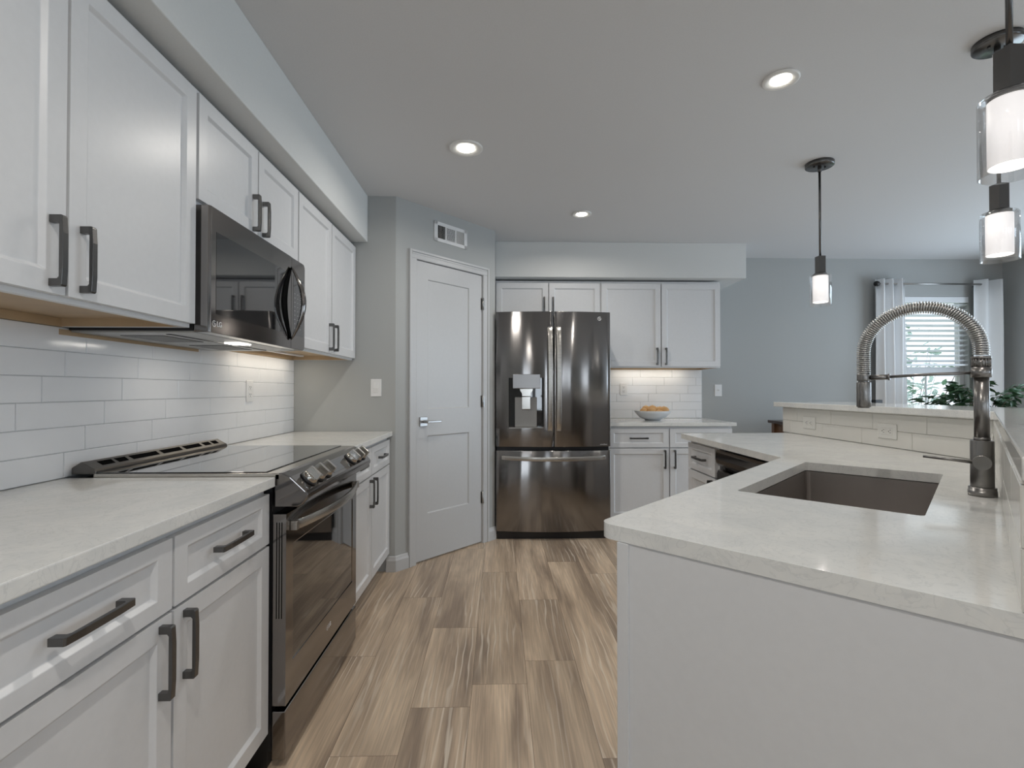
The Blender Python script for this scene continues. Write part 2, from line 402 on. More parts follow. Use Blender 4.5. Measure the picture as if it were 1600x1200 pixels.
# baseboards
def baseboard(name, x0, x1, loc, rot, h=0.10):
    pr = [(0, 0), (-0.016, 0), (-0.016, h-0.028), (-0.011, h-0.014), (-0.009, h-0.004), (-0.004, h), (0, h)]
    struct(MB().prism(pr, x0, x1, axis='X').build(name, M_trim, loc=loc, rotz=rot))
baseboard('baseboard_pantry', 0.61, 0.672, (WX, PWY, 0), 0)
baseboard('baseboard_angled', -0.005, D0-0.060, (DA.x, DA.y, 0), DTH)
baseboard('baseboard_angled_right', D1+0.060, DLEN, (DA.x, DA.y, 0), DTH)
baseboard('baseboard_back', 2.0, RX-DB.x, (DB.x, BY, 0), 0)

# ------------------------------------------------------------------ pantry door
d1 = bpy.data.objects.new('door_1', None); COL.objects.link(d1); d1.location = (DA.x, DA.y, 0); d1.rotation_euler = (0, 0, DTH); struct(d1)
def door_casing():
    mb = MB(); cw = 0.058
    for (a, b) in ((D0-cw, D0), (D1, D1+cw)):
        o = (a, a+0.016) if a < D0 else (b-0.016, b); i_ = (a+0.0161, b) if a < D0 else (a, b-0.0161)
        mb.box(*i_, -0.014, 0.0, 0, DTOP); mb.box(*o, -0.020, 0, 0, DTOP+cw)
    mb.box(D0-cw+0.0161, D1+cw-0.0161, -0.014, 0, DTOP+0.0001, DTOP+cw-0.0161); mb.box(D0-cw+0.0161, D1+cw-0.0161, -0.020, 0, DTOP+cw-0.016, DTOP+cw)
    mb.box(D0-cw+0.02, D1+cw-0.02, -0.017, -0.001, DTOP+cw-0.03, DTOP+cw-0.022)
    mb.box(D0-0.001, D0+0.003, -0.012, 0.10, 0, DTOP); mb.box(D1-0.003, D1+0.001, -0.012, 0.10, 0, DTOP); mb.box(D0, D1, -0.012, 0.10, DTOP-0.003, DTOP+0.004)
    return mb
door_casing().build('casing', M_trim, d1, bevel=0.003)
def panel_face(mb, x0, x1, z0, z1, yf, openings, depth, slope=0.003):
    """front face at y=yf (facing -y) with recessed rectangles (x0,x1,z0,z1) in grid order; walls slope inwards"""
    mb.weld = True
    xs = sorted({x0, x1, *[a for o in openings for a in o[:2]]}); zs = sorted({z0, z1, *[a for o in openings for a in o[2:]]})
    for i in range(len(xs)-1):
        for j in range(len(zs)-1):
            a, b, c, d = xs[i], xs[i+1], zs[j], zs[j+1]
            if any(a >= o[0]-1e-6 and b <= o[1]+1e-6 and c >= o[2]-1e-6 and d <= o[3]+1e-6 for o in openings): continue
            mb.add([(a, yf, c), (b, yf, c), (b, yf, d), (a, yf, d)], [(0, 1, 2, 3)])
    for a, b, c, d in openings:
        s = slope
        v = [(a, yf, c), (b, yf, c), (b, yf, d), (a, yf, d), (a+s, yf+depth, c+s), (b-s, yf+depth, c+s), (b-s, yf+depth, d-s), (a+s, yf+depth, d-s)]
        mb.add(v, [(0, 1, 5, 4), (1, 2, 6, 5), (2, 3, 7, 6), (3, 0, 4, 7), (4, 5, 6, 7)])
def slab_sides(mb, x0, x1, z0, z1, yf, yb):
    v = [(x0, yf, z0), (x1, yf, z0), (x1, yf, z1), (x0, yf, z1), (x0, yb, z0), (x1, yb, z0), (x1, yb, z1), (x0, yb, z1)]
    mb.add(v, [(0, 4, 5, 1), (1, 5, 6, 2), (2, 6, 7, 3), (3, 7, 4, 0), (7, 6, 5, 4)])
mb = MB(); a, b = D0+0.006, D1-0.006
panel_face(mb, a, b, 0.012, DTOP-0.007, 0.002, [(0.270, 0.664, 1.052, 1.956), (0.270, 0.664, 0.327, 0.866)], 0.008, 0.006)
slab_sides(mb, a, b, 0.012, DTOP-0.007, 0.002, 0.037)
leaf = mb.build('door_leaf', M_trim, d1, bevel=0.001)
for z in (1.853, 1.097, 0.353):
    mb = MB(); mb.box(D1-0.018, D1-0.006, -0.001, 0.002, z-0.045, z+0.045); mb.box(D1-0.004, D1+0.008, -0.0145, -0.012, z-0.045, z+0.045)
    mb.cyl((D1-0.005, -0.010, z-0.045), (D1-0.005, -0.010, z+0.045), 0.0065, n=12)
    mb.build('hinge', M_satin, d1)
mb = MB(); zl = 0.966; xl = 0.228
mb.box(xl-0.032, xl+0.032, -0.008, 0.002, zl-0.032, zl+0.032)
lh = mb.build('rosette', M_satin, d1, bevel=0.002)
mb = MB(); mb.cyl((xl, -0.008, zl), (xl, -0.055, zl), 0.010, n=16)
mb.box(xl-0.008, xl+0.115, -0.063, -0.050, zl-0.007, zl+0.007)
lv = mb.build('lever', M_satin, lh, bevel=0.003)

# wall register above the door
vt = thing('air_vent', 'white louvered air register on the wall above the pantry door', 'vent', (DA.x, DA.y, 0), DTH)
x0, x1, z0, z1 = 0.320, 0.636, 2.243, 2.384
mb = MB(); mb.box(x0, x1, -0.006, -0.0005, z0, z0+0.024); mb.box(x0, x1, -0.006, -0.0005, z1-0.024, z1); mb.box(x0, x0+0.03, -0.006, -0.0005, z0, z1); mb.box(x1-0.03, x1, -0.006, -0.0005, z0, z1)
for x in (x0+0.108, x0+0.202): mb.box(x-0.005, x+0.005, -0.006, -0.0005, z0, z1)
for x in (x0+0.014, x1-0.014): mb.cyl((x, -0.008, (z0+z1)/2), (x, -0.005, (z0+z1)/2), 0.003, n=8)
mb.build('frame', M_white, vt, bevel=0.0008)
MB().box(x0+0.02, x1-0.02, -0.0015, -0.0005, z0+0.02, z1-0.02).build('backing', M_dark, vt)
mb = MB()
for k in range(6):
    for xs, sg in ((x0+0.034, -1), (x0+0.211, 1)):
        x = xs+k*0.0125; mb.prism([(x, -0.0015), (x+0.002, -0.0015), (x+0.002+sg*0.004, -0.0065), (x+sg*0.004, -0.0065)], z0+0.022, z1-0.022, axis='Z')
for k in range(9):
    z = z0+0.027+k*0.0105; mb.prism([(-0.0015, z), (-0.0015, z+0.002), (-0.0065, z+0.005), (-0.0065, z+0.003)], x0+0.112, x0+0.198, axis='X')
mb.build('louvers', M_white, vt)

# ------------------------------------------------------------------ cabinets
def shaker(x0, x1, z0, z1, yf, th=0.020, st=0.046, rail=None):
    rail = st if rail is None else rail
    mb = MB(); panel_face(mb, x0, x1, z0, z1, yf, [(x0+st, x1-st, z0+rail, z1-rail)], 0.010, 0.008)
    slab_sides(mb, x0, x1, z0, z1, yf, yf+th)
    return mb
PULL = {}
def pull(parent, x, z, yf, L=0.155, vert=True, mat=None):
    """square arched bar pull"""
    key = (L, vert)
    if key not in PULL:
        h = L/2
        pr = [(-h, 0), (-h, 0.0250), (-h+0.003, 0.0275), (-h*0.5, 0.0295), (h*0.5, 0.0295), (h-0.003, 0.0275), (h, 0.0250), (h, 0), (h-0.016, 0), (h-0.016, 0.0175), (h-0.020, 0.0210), (-h+0.020, 0.0210), (-h+0.016, 0.0175), (-h+0.016, 0)]
        mb = MB(); w_ = 0.0068
        if vert: mb.prism([(-b_, a_) for a_, b_ in pr], -w_, w_, axis='X')   # (y,z)
        else: mb.prism([(a_, -b_) for a_, b_ in pr], -w_, w_, axis='Z')      # (x,y)
        o_ = mb.build('handle', M_bronze, parent, bevel=0.0008); PULL[key] = o_
    else:
        o_ = PULL[key].copy(); COL.objects.link(o_); o_.parent = parent
    o_.location = (x, yf, z)
    return o_
DZ0, DZ1, RZ0, RZ1 = 0.122, 0.700, 0.708, 0.862     # base door / drawer heights
def base_cabinet(label, loc, rotz, w_, fronts, d=0.610, group=None, end_panels=True, h=CT-CTH-0.001, zs=None):
    """fronts: list of (x0,x1,kind) kind in door-l, door-r (handle side), drawer, panel, d3"""
    t = thing('base_cabinet', label, 'cabinet', loc, rotz, group)
    mb = MB(); th = 0.018; f0, f1 = -d, -d+0.019; g = f1+0.0003
    for xa, xb in ((0.0005, th), (w_-th, w_-0.0005)): mb.box(xa, xb, g, 0, 0.10, h); mb.box(xa, xb, -d+0.087, 0, 0.0, 0.0998)
    mb.box(th, w_-th, -0.012, -0.001, 0.1, h-0.001); mb.box(th, w_-th, g, -0.013, 0.10, 0.118)
    # face frame
    mb.box(0, 0.035, f0, f1, 0.10, h); mb.box(w_-0.035, w_, f0, f1, 0.10, h)
    for za, zb in ((0.10, 0.135), (0.69, 0.72), (h-0.035, h)): mb.box(0.035, w_-0.035, f0, f1, za, zb)
    mb.box(0.01, w_-0.01, f0+0.002, f1-0.002, 0.125, h-0.01)
    mb.build('body', M_cab, t, bevel=0.001)
    MB().box(0, w_, -d+0.07, -d+0.085, 0.0, 0.10).build('toe_kick', M_cab, t)
    yf = -d-0.020
    for fr in fronts:
        x0, x1, kind = fr[:3]
        if kind == 'drawer':
            o = shaker(x0, x1, RZ0, RZ1, yf, rail=0.034).build('drawer', M_cab, t, bevel=0.0012)
            pull(o, (x0+x1)/2, (RZ0+RZ1)/2, yf, 0.155 if x1-x0 > 0.36 else 0.13, False)
        elif kind == 'false':
            o = shaker(x0, x1, RZ0, RZ1, yf, rail=0.034).build('false_front', M_cab, t, bevel=0.0012)
        elif kind in ('door-l', 'door-r'):
            o = shaker(x0, x1, DZ0, DZ1, yf).build('door', M_cab, t, bevel=0.0012)
            x = x0+0.036 if kind == 'door-l' else x1-0.036
            pull(o, x, DZ1-0.09, yf, 0.155, True)
        elif kind == 'bank':
            for za, zb in ((0.122, 0.458), (0.470, 0.726), (0.738, 0.872)):
                o = shaker(x0, x1, za, zb, yf, rail=0.034).build('drawer', M_cab, t, bevel=0.0012)
                pull(o, (x0+x1)/2, (za+zb)/2, yf, 0.155, False)
    return t
def upper_cabinet(label, loc, rotz, w_, splits, zb=UB, zt=UT, d=0.385, group=None, hz=None, L=0.15, pair=True):
    t = thing('upper_cabinet', label, 'cabinet', loc, rotz, group)
    th = 0.016; mb = MB()
    f0, f1 = -d, -d+0.019; g = f1+0.0003
    mb.box(0.0005, th, g, 0, zb, zt); mb.box(w_-th, w_-0.0005, g, 0, zb, zt); mb.box(th, w_-th, g, -0.001, zt-th, zt-0.0005); mb.box(th, w_-th, -0.01, -0.001, zb+0.03, zt-th)
    mb.box(0, 0.035, f0, f1, zb, zt); mb.box(w_-0.035, w_, f0, f1, zb, zt)
    for za, zc in ((zb, zb+0.035), (zt-0.035, zt)): mb.box(0.035, w_-0.035, f0, f1, za, zc)
    mb.box(0.01, w_-0.01, f0+0.002, f1-0.002, zb+0.03, zt-0.01)
    mb.build('body', M_cab, t, bevel=0.001)
    mb = MB(); mb.box(th, w_-th, g, -0.013, zb+0.026, zb+0.04)
    mb.box(th, th+0.002, g, -0.011, zb+0.001, zb+0.026); mb.box(w_-th-0.002, w_-th, g, -0.011, zb+0.001, zb+0.026); mb.box(th, w_-th, -0.012, -0.002, zb, zb+0.026)
    mb.box(th, w_-th, g, g+0.002, zb+0.001, zb+0.026)
    mb.build('bottom_panel', M_ply, t)
    yf = -d-0.020; z0, z1 = zb+0.012, zt-0.022
    for x0, x1, side in splits:
        o = shaker(x0, x1, z0, z1, yf).build('door', M_cab, t, bevel=0.0012)
        x = x0+0.034 if side == 'l' else x1-0.034
        pull(o, x, (hz if hz else z0+0.088), yf, L, True)
    return t
R90 = PI/2
CABD = 0.385
# left run: local x runs away from the camera
LB = [('white double-drawer base cabinet with two pairs of pulls left of the range', 0.655), ]
base_cabinet('white shaker base cabinet with two drawers and two doors, left of the range', (WX, 0.655, 0), R90, 0.908,
             [(0.004, 0.447, 'drawer'), (0.455, 0.902, 'drawer'), (0.004, 0.447, 'door-r'), (0.455, 0.902, 'door-l')])
base_cabinet('white shaker base cabinet with short drawers between the range and the pantry wall', (WX, 2.336, 0), R90, 0.910,
             [(0.004, 0.450, 'drawer'), (0.458, 0.904, 'drawer'), (0.004, 0.450, 'door-r'), (0.458, 0.904, 'door-l')])
upper_cabinet('large white upper cabinet with two tall doors left of the microwave', (WX, 0.640, 0), R90, 0.912,
              [(0.004, 0.450, 'r'), (0.458, 0.906, 'l')], d=CABD)
upper_cabinet('short white upper cabinet mounted directly above the microwave', (WX, 1.556, 0), R90, 0.768,
              [(0.004, 0.380, 'r'), (0.388, 0.764, 'l')], zb=1.772, d=CABD, hz=1.862, L=0.14)
upper_cabinet('white upper cabinet with two tall doors between microwave and pantry wall', (WX, 2.328, 0), R90, 0.918,
              [(0.004, 0.455, 'r'), (0.463, 0.914, 'l')], d=CABD)
# back run
upper_cabinet('short white upper cabinet above the refrigerator', (DB.x+0.002, BY, 0), 0, 0.920,
              [(0.006, 0.458, 'r'), (0.468, 0.914, 'l')], zb=1.80, d=CABD, hz=1.925, L=0.14)
upper_cabinet('white two-door upper cabinet on the back wall above the fruit bowl', (0.890, BY, 0), 0, 1.062,
              [(0.006, 0.527, 'r'), (0.537, 1.056, 'l')], d=CABD)
base_cabinet('white base cabinet with drawers and doors beside the refrigerator', (0.898, BY, 0), 0, 1.047,
             [(0.006, 0.510, 'drawer'), (0.520, 1.041, 'drawer'), (0.006, 0.510, 'door-r'), (0.520, 1.041, 'door-l')])

# ------------------------------------------------------------------ countertops
def slab(name, poly, z0, z1, mat, hole=None, bevel=0.003, label=None, cat='countertop'):
    bm = bmesh.new()
    def ring(pts):
        vs = [bm.verts.new((x, y, z1)) for x, y in pts]
        return [bm.edges.new((vs[i], vs[(i+1) % len(vs)])) for i in range(len(vs))]
    es = ring(poly)
    if hole: es += ring(hole)
    r = bmesh.ops.triangle_fill(bm, use_beauty=True, use_dissolve=False, edges=es)
    faces = [g for g in r['geom'] if isinstance(g, bmesh.types.BMFace)]
    ex = bmesh.ops.extrude_face_region(bm, geom=faces)
    for g in ex['geom']:
        if isinstance(g, bmesh.types.BMVert): g.co.z = z0
    bmesh.ops.recalc_face_normals(bm, faces=bm.faces)
    me = bpy.data.meshes.new(name); bm.to_mesh(me); bm.free(); me.materials.append(mat)
    o = bpy.data.objects.new(name, me); COL.objects.link(o)
    b = o.modifiers.new('bevel', 'BEVEL'); b.width = bevel; b.segments = 2; b.limit_method = 'ANGLE'; b.angle_limit = 0.6
    if label: tag(o, label, cat)
    return o
def rect(x0, x1, y0, y1): return [(x0, y0), (x1, y0), (x1, y1), (x0, y1)]
def round_poly(pts, radii, n=6):
    out = []; L = len(pts)
    for i, (p, r) in enumerate(zip(pts, radii)):
        p = Vector(p)
        if r == 0: out.append(tuple(p)); continue
        a = (Vector(pts[i-1])-p).normalized(); b = (Vector(pts[(i+1) % L])-p).normalized()
        ang = a.angle(b); t = r/math.tan(ang/2); c = p+(a+b).normalized()*(r/math.sin(ang/2))
        s = p+a*t-c; e = p+b*t-c
        for k in range(n+1):
            q = k/n; v = s.lerp(e, q).normalized()*r; out.append(tuple(c+v))
    return out
slab('countertop', rect(WX+0.0015, -0.698, 0.20, 1.560), CT-CTH, CT, M_quartz, label='pale quartz countertop on the left run, nearest the camera')
slab('countertop', rect(WX+0.0015, -0.698, 2.336, PWY-0.0015), CT-CTH, CT, M_quartz, label='pale quartz countertop between the range and the pantry wall')
slab('countertop', rect(0.898, 1.972, 4.045, BY-0.0015), CT-CTH, CT, M_quartz, label='pale quartz countertop under the bowl at the back wall')
# peninsula lower top: 45 degree leg with the sink plus a straight leg
KX = 1.845; KC = 0.060                                     # knee wall faces: x = KX and x - y = KC
P1 = (0.204, 1.014); P2 = (1.132, 1.952); P3 = (1.132, 3.045)
kc = (KX, KX-KC)
e0 = ((1.218+KC)/2, (1.218-KC)/2)
def dg(u, v): return (u*S2+v*S2, u*S2-v*S2)               # u along the 45 degree leg, v across (towards +x)
# sink hole
SU0, SU1, SV0, SV1 = 1.382, 2.108, -0.478, -0.088
hole = round_poly([dg(SU0, SV0), dg(SU1, SV0), dg(SU1, SV1), dg(SU0, SV1)], [0.012]*4, 3)
poly = round_poly([P1, e0, kc, (KX, 3.075), P3, P2], [0.03, 0.0, 0.0, 0.0, 0.004, 0.0])
slab('countertop', poly, CT-CTH, CT, M_quartz, hole=hole, label='angled quartz countertop of the peninsula around the sink')
# raised knee wall
KH = 1.077; KT = 0.12
k2 = KT*1.41421356
cx2 = KX+KT; cy2 = cx2-KC-k2
knee = [e0, kc, (KX, 3.150), (KX+KT, 3.150), (cx2, cy2), (e0[0]+KT*S2, e0[1]-KT*S2)]
struct(MB().prism(knee, 0, KH-0.0005).build('wall_peninsula', M_wall))
# bar top
bi = 0.055; bo = 0.30
xi = KX-bi; ci = 0.050
xo = KX+KT+bo; co_ = KC+(KT+bo)*1.414
def onend(c): s = 1.19; return ((s+c)/2, (s-c)/2)
poly = [onend(ci), (xi, xi-ci), (xi, 3.175), (xo, 3.175), (xo, xo-co_), onend(co_)]
slab('bar_top', poly, KH, KH+0.03, M_quartz, label='raised quartz bar top on the peninsula knee wall, behind the faucet', cat='countertop')

# ------------------------------------------------------------------ tiles
def tiles(name, u0, u1, z0, z1, off, step, label, loc, rotz, mats, tl=0.3048, g=0.0016, th=0.008, cuts=(), nrow=8, flip=False):
    """wall tile field in local x (u) / z; off = joint position of row 0, shifting by step per row"""
    mb = MB(); mb.box(u0, u1, -0.004, 0, z0, z1, 1)
    ph = 0.0778; P = tl+g
    for r in range(nrow):
        a0 = z0+r*ph+g/2; a1 = min(z0+(r+1)*ph-g/2, z1)
        if a1-a0 < 0.004: break
        j = off+step*r; k = math.floor((u0-j)/P)
        while j+k*P < u1:
            x0 = max(u0+g/2, j+k*P+g/2); x1 = min(u1-g/2, j+(k+1)*P-g/2); k += 1
            if x1-x0 < 0.004: continue
            if x0 < 1e9:
                e = 0.0016; y = -th
                skip = False
                for (ca, cb, cz0, cz1) in cuts:
                    if x0 >= ca-1e-6 and x1 <= cb+1e-6 and a0 >= cz0 and a1 <= cz1: skip = True
                if skip: continue
                tx = random.uniform(-0.0003, 0.0003)
                v = [(x0, -0.003, a0), (x1, -0.003, a0), (x1, -0.003, a1), (x0, -0.003, a1), (x0, y+e, a0), (x1, y+e, a0), (x1, y+e, a1), (x0, y+e, a1),
                     (x0+e, y+tx, a0+e), (x1-e, y+tx, a0+e), (x1-e, y-tx, a1-e), (x0+e, y-tx, a1-e)]
                mb.add(v, [(0, 1, 5, 4), (1, 2, 6, 5), (2, 3, 7, 6), (3, 0, 4, 7), (4, 5, 9, 8), (5, 6, 10, 9), (6, 7, 11, 10), (7, 4, 8, 11), (8, 9, 10, 11)], 0)
    o = mb.build(name, mats, loc=loc, rotz=rotz)
    return tag(o, label, 'backsplash')
Z0 = CT+0.001
tiles('tile_backsplash', 0.20, PWY-0.001, Z0, UB-0.001, 1.249-0.003, 0.0770, 'white glazed subway tile backsplash along the left wall behind the range', (WX, 0, 0), R90, [M_tile, M_grout])
tiles('tile_backsplash', 0.900, 1.945, Z0, UB-0.001, 0.966, 0.077, 'white subway tile backsplash behind the fruit bowl', (0, BY, 0), 0, [M_tile, M_grout])
# cream tile on the knee wall (world +y is local -x here)
tiles('tile_backsplash', -3.150, -kc[1]-0.002, Z0, KH-0.001, -2.762+0.0, -0.077*3.0, 'cream subway tile on the straight knee wall with two outlets', (KX, 0, 0), -R90, [M_tilec, M_groutc], nrow=3)
LD = math.hypot(kc[0]-e0[0], kc[1]-e0[1])
tiles('tile_backsplash', 0.010, LD-0.002, Z0, KH-0.001, 0.16, 0.08, 'cream subway tile on the angled knee wall beside the faucet', (kc[0], kc[1], 0), -3*PI/4, [M_tilec, M_groutc], nrow=3)

# ------------------------------------------------------------------ peninsula cabinets
CH = CT-CTH-0.001
# straight leg facing -x : local x points to -y
base_cabinet('narrow white base cabinet with one drawer at the far end of the peninsula', (KX-0.012, 3.040, 0), -R90, 0.395, [(0.006, 0.385, 'drawer'), (0.006, 0.385, 'door-r')], d=0.640)
# 45 degree leg: front faces (-1,1); local x points to (-1,-1)
vb = KC*S2-0.012                     # back plane in v
vf = -0.547                          # door faces in v
DD = vb-vf-0.020
U_END = 0.877; U_B = 1.345; U_F = 2.140
def base_diag(label, u1, u0, fronts): return base_cabinet(label, (*dg(u1, vb), 0), -3*PI/4, u1-u0, fronts, d=DD)
base_diag('white drawer bank at the near end of the peninsula, drawer edges showing', U_B, U_END, [(0.006, U_B-U_END-0.020, 'bank')])
SD = 0.47
# sink base is an open carcass so that the basin hangs inside
t = thing('base_cabinet', 'white sink base cabinet under the peninsula sink', 'cabinet', (*dg(U_F, vb), 0), -3*PI/4)
wS = U_F-U_B-0.003
mb = MB(); mb.box(0, 0.018, -DD, 0, 0, CH); mb.box(wS-0.018, wS, -DD, 0, 0, CH); mb.box(0, wS, -0.01, 0, 0.1, CH); mb.box(0, wS, -DD, 0, 0.1, 0.118)
mb.box(0, wS, -DD, -DD+0.019, 0.69, 0.72); mb.box(0, wS, -DD, -DD+0.019, CH-0.03, CH)
mb.build('body', M_cab, t, bevel=0.001)
MB().box(0, wS, -DD+0.07, -DD+0.085, 0, 0.1).build('toe_kick', M_cab, t)
yf = -DD-0.02
shaker(0.006, wS-0.006, RZ0, RZ1, yf, rail=0.034).build('false_front', M_cab, t, bevel=0.0012)
for x0, x1, s in ((0.006, wS/2-0.003, 1), (wS/2+0.003, wS-0.006, -1)):
    o = shaker(x0, x1, DZ0, DZ1, yf).build('door', M_cab, t, bevel=0.0012)
    pull(o, x1-0.036 if s > 0 else x0+0.036, DZ1-0.09, yf, 0.155, True)
# plain end panel facing the camera
mb = MB(); ue = U_END-0.001
q = [dg(ue, vb+0.0118), dg(ue, vf+0.021), dg(ue-0.012, vf+0.021), dg(ue-0.012, vb+0.0118)]
mb.prism(q, 0.0, CH)
q = [dg(ue-0.0005, vf+0.020), dg(ue-0.0005, vf+0.045), dg(ue-0.018, vf+0.045), dg(ue-0.018, vf+0.020)]
mb.prism(q, 0.0, CH)
ep = mb.build('end_panel', M_cab, bevel=0.001); tag(ep, 'large flat white end panel of the peninsula facing the camera', 'panel')

# ------------------------------------------------------------------ sink
sk = thing('sink', 'undermount stainless sink basin set in the angled peninsula counter', 'sink', (*dg((SU0+SU1)/2, (SV0+SV1)/2), CT-CTH-0.0035), PI/4)
hu = (SU1-SU0)/2+0.0005; hv = (SV1-SV0)/2+0.0005; hd = 0.20
def rr(hx, hy, r, n=4):
    return round_poly([(-hx, -hy), (hx, -hy), (hx, hy), (-hx, hy)], [r]*4, n)
mb = MB(); rings = [(rr(hu+0.018, hv+0.018, 0.02), 0.0), (rr(hu, hv, 0.016), 0.0), (rr(hu-0.002, hv-0.002, 0.016), -hd+0.02), (rr(hu-0.014, hv-0.014, 0.016), -hd+0.003), (rr(hu-0.05, hv-0.05, 0.016), -hd), (rr(0.045, 0.045, 0.044), -hd-0.004)]
n = len(rings[0][0]); vs = [(x, y, z) for r_, z in rings for x, y in r_]
fs = [[j*n+i, j*n+(i+1) % n, (j+1)*n+(i+1) % n, (j+1)*n+i] for j in range(len(rings)-1) for i in range(n)]
mb.add(vs, fs, 0, True); mb.more([[(len(rings)-1)*n+i for i in range(n)]])
o = mb.build('basin', M_sink, sk); sd = o.modifiers.new('solid', 'SOLIDIFY'); sd.thickness = 0.0012; sd.offset = -1
for p in o.data.polygons: p.use_smooth = False
mb = MB(); mb.lathe([(0.0, -hd+0.001), (0.030, -hd+0.001), (0.040, -hd+0.004), (0.044, -hd+0.002), (0.044, -hd-0.002)], 24)
mb.build('drain', M_satin, sk)

# ------------------------------------------------------------------ faucet
fc = thing('faucet', 'tall gunmetal kitchen faucet with coiled spring arch behind the sink', 'faucet', (1.240, 1.236, CT), 3*PI/4)
# local +x points over the sink
mb = MB(); mb.lathe([(0, 0.0005), (0.0285, 0.0005), (0.0285, 0.014), (0.0275, 0.0145), (0.0275, 0.022), (0.026, 0.023), (0, 0.023)], 32)
mb.build('base', M_faucet, fc)
mb = MB(); mb.cyl((0, 0, 0.022), (0, 0, 0.142), 0.0235, n=32)
body = mb.build('body', M_faucet, fc, bevel=0.001)
mb = MB(); mb.cyl((0, 0, 0.141), (0, 0, 0.150), 0.0165, n=28); mb.cyl((0, 0, 0.150), (0, 0, 0.305), 0.0155, n=28)
mb.build('riser', M_faucet, fc)
mb = MB(); mb.cyl((0, 0, 0.304), (0, 0, 0.330), 0.0205, n=28); mb.cyl((0, 0, 0.330), (0, 0, 0.352), 0.0178, n=28); mb.cyl((0, 0, 0.352), (0, 0, 0.358), 0.0200, n=28)
for k in range(18):
    a_ = 2*PI*k/18; mb.cyl((math.cos(a_)*0.0178, math.sin(a_)*0.0178, 0.331), (math.cos(a_)*0.0178, math.sin(a_)*0.0178, 0.357), 0.0016, n=6)
mb.build('collar', M_faucet, fc)
SPAN = 0.249; ZA = 0.362; ZL = 0.300
# lever: hub on the camera side (local +y = (-1,-1) direction), lever towards +x
mb = MB(); mb.cyl((0, 0.020, 0.088), (0, 0.040, 0.088), 0.0185, n=28)
hub = mb.build('lever_hub', M_faucet, fc, bevel=0.001)
mb = MB(); mb.cyl((0.012, 0.030, 0.087), (0.115, 0.030, 0.094), 0.0042, 0.0034, n=12)
mb.build('lever', M_faucet, fc)
# arch path
R = SPAN/2; apex = 0.498; path = []
zc = apex-R*0.98
m1 = 14
for k in range(m1): path.append(Vector((0, 0, ZA+(zc-ZA)*k/m1)))
m2 = 60
for k in range(m2+1):
    a_ = PI*k/m2; path.append(Vector((R-R*math.cos(a_), 0, zc+R*0.98*math.sin(a_))))
m3 = 20
for k in range(1, m3+1): path.append(Vector((SPAN, 0, zc+(ZL+0.012-zc)*k/m3)))
# inner hose
mb = MB(); mb.tube(path, 0.0105, n=14); mb.build('hose', M_faucet, fc)
# coil
import bisect
L = [0]
for a_, b_ in zip(path[:-1], path[1:]): L.append(L[-1]+(b_-a_).length)
tot = L[-1]; pitch = 0.0058; turns = int(tot/pitch); spt = 10; cp = []
for i in range(turns*spt+1):
    s_ = tot*i/(turns*spt); k = min(max(bisect.bisect_right(L, s_)-1, 0), len(path)-2)
    q = (s_-L[k])/(L[k+1]-L[k]); p = path[k].lerp(path[k+1], q); d = (path[k+1]-path[k]).normalized()
    nrm = Vector((-d.z, 0, d.x)); bn = Vector((0, 1, 0)); a_ = 2*PI*i/spt
    cp.append(p+nrm*math.cos(a_)*0.0152+bn*math.sin(a_)*0.0152)
mb = MB(); mb.tube(cp, 0.0020, n=6); mb.build('spring', M_spring, fc)
# support arm and dock
mb = MB(); mb.tube([(0.018, 0, 0.316), (0.10, 0, 0.314), (0.198, 0, 0.308)], 0.0040, n=12); mb.cyl((0.191, 0, 0.3082), (0.232, 0, 0.3075), 0.0075, n=16); mb.cyl((0.187, 0, 0.3083), (0.192, 0, 0.3082), 0.0092, n=16)
mb.build('support_arm', M_faucet, fc)
mb = MB(); mb.cyl((SPAN, 0, 0.298), (SPAN, 0, 0.318), 0.0165, n=24); mb.build('dock', M_faucet, fc, bevel=0.0015)
mb = MB(); mb.cyl((SPAN, 0, 0.222), (SPAN, 0, 0.294), 0.0178, n=28); mb.cyl((SPAN, 0, 0.219), (SPAN, 0, 0.222), 0.0150, n=28); mb.cyl((SPAN, 0, 0.294), (SPAN, 0, 0.299), 0.0130, n=24)
mb.build('spray_head', M_faucet, fc, bevel=0.001)

# ------------------------------------------------------------------ range
rg = thing('range', 'black stainless slide-in electric range with arched oven handle', 'stove', (WX, 1.567, 0), R90)
RW = 0.757
yF = -(0.678); YB = -0.012
mb = MB(); mb.box(0.004, RW-0.004, YB, yF+0.045, 0.055, 0.905)
mb.box(0.010, RW-0.010, YB-0.05, yF+0.06, 0.0, 0.055)
mb.build('body', M_black, rg)
mb = MB()
mb.box(0.0, RW, -0.085, -0.655, 0.905, 0.9245)
mb.build('cooktop_trim', M_chrome, rg, bevel=0.001)
mb = MB(); mb.box(0.008, RW-0.008, -0.085, -0.610, 0.9247, 0.9275)
ckt = mb.build('glass_cooktop', M_blackgl, rg, bevel=0.001)
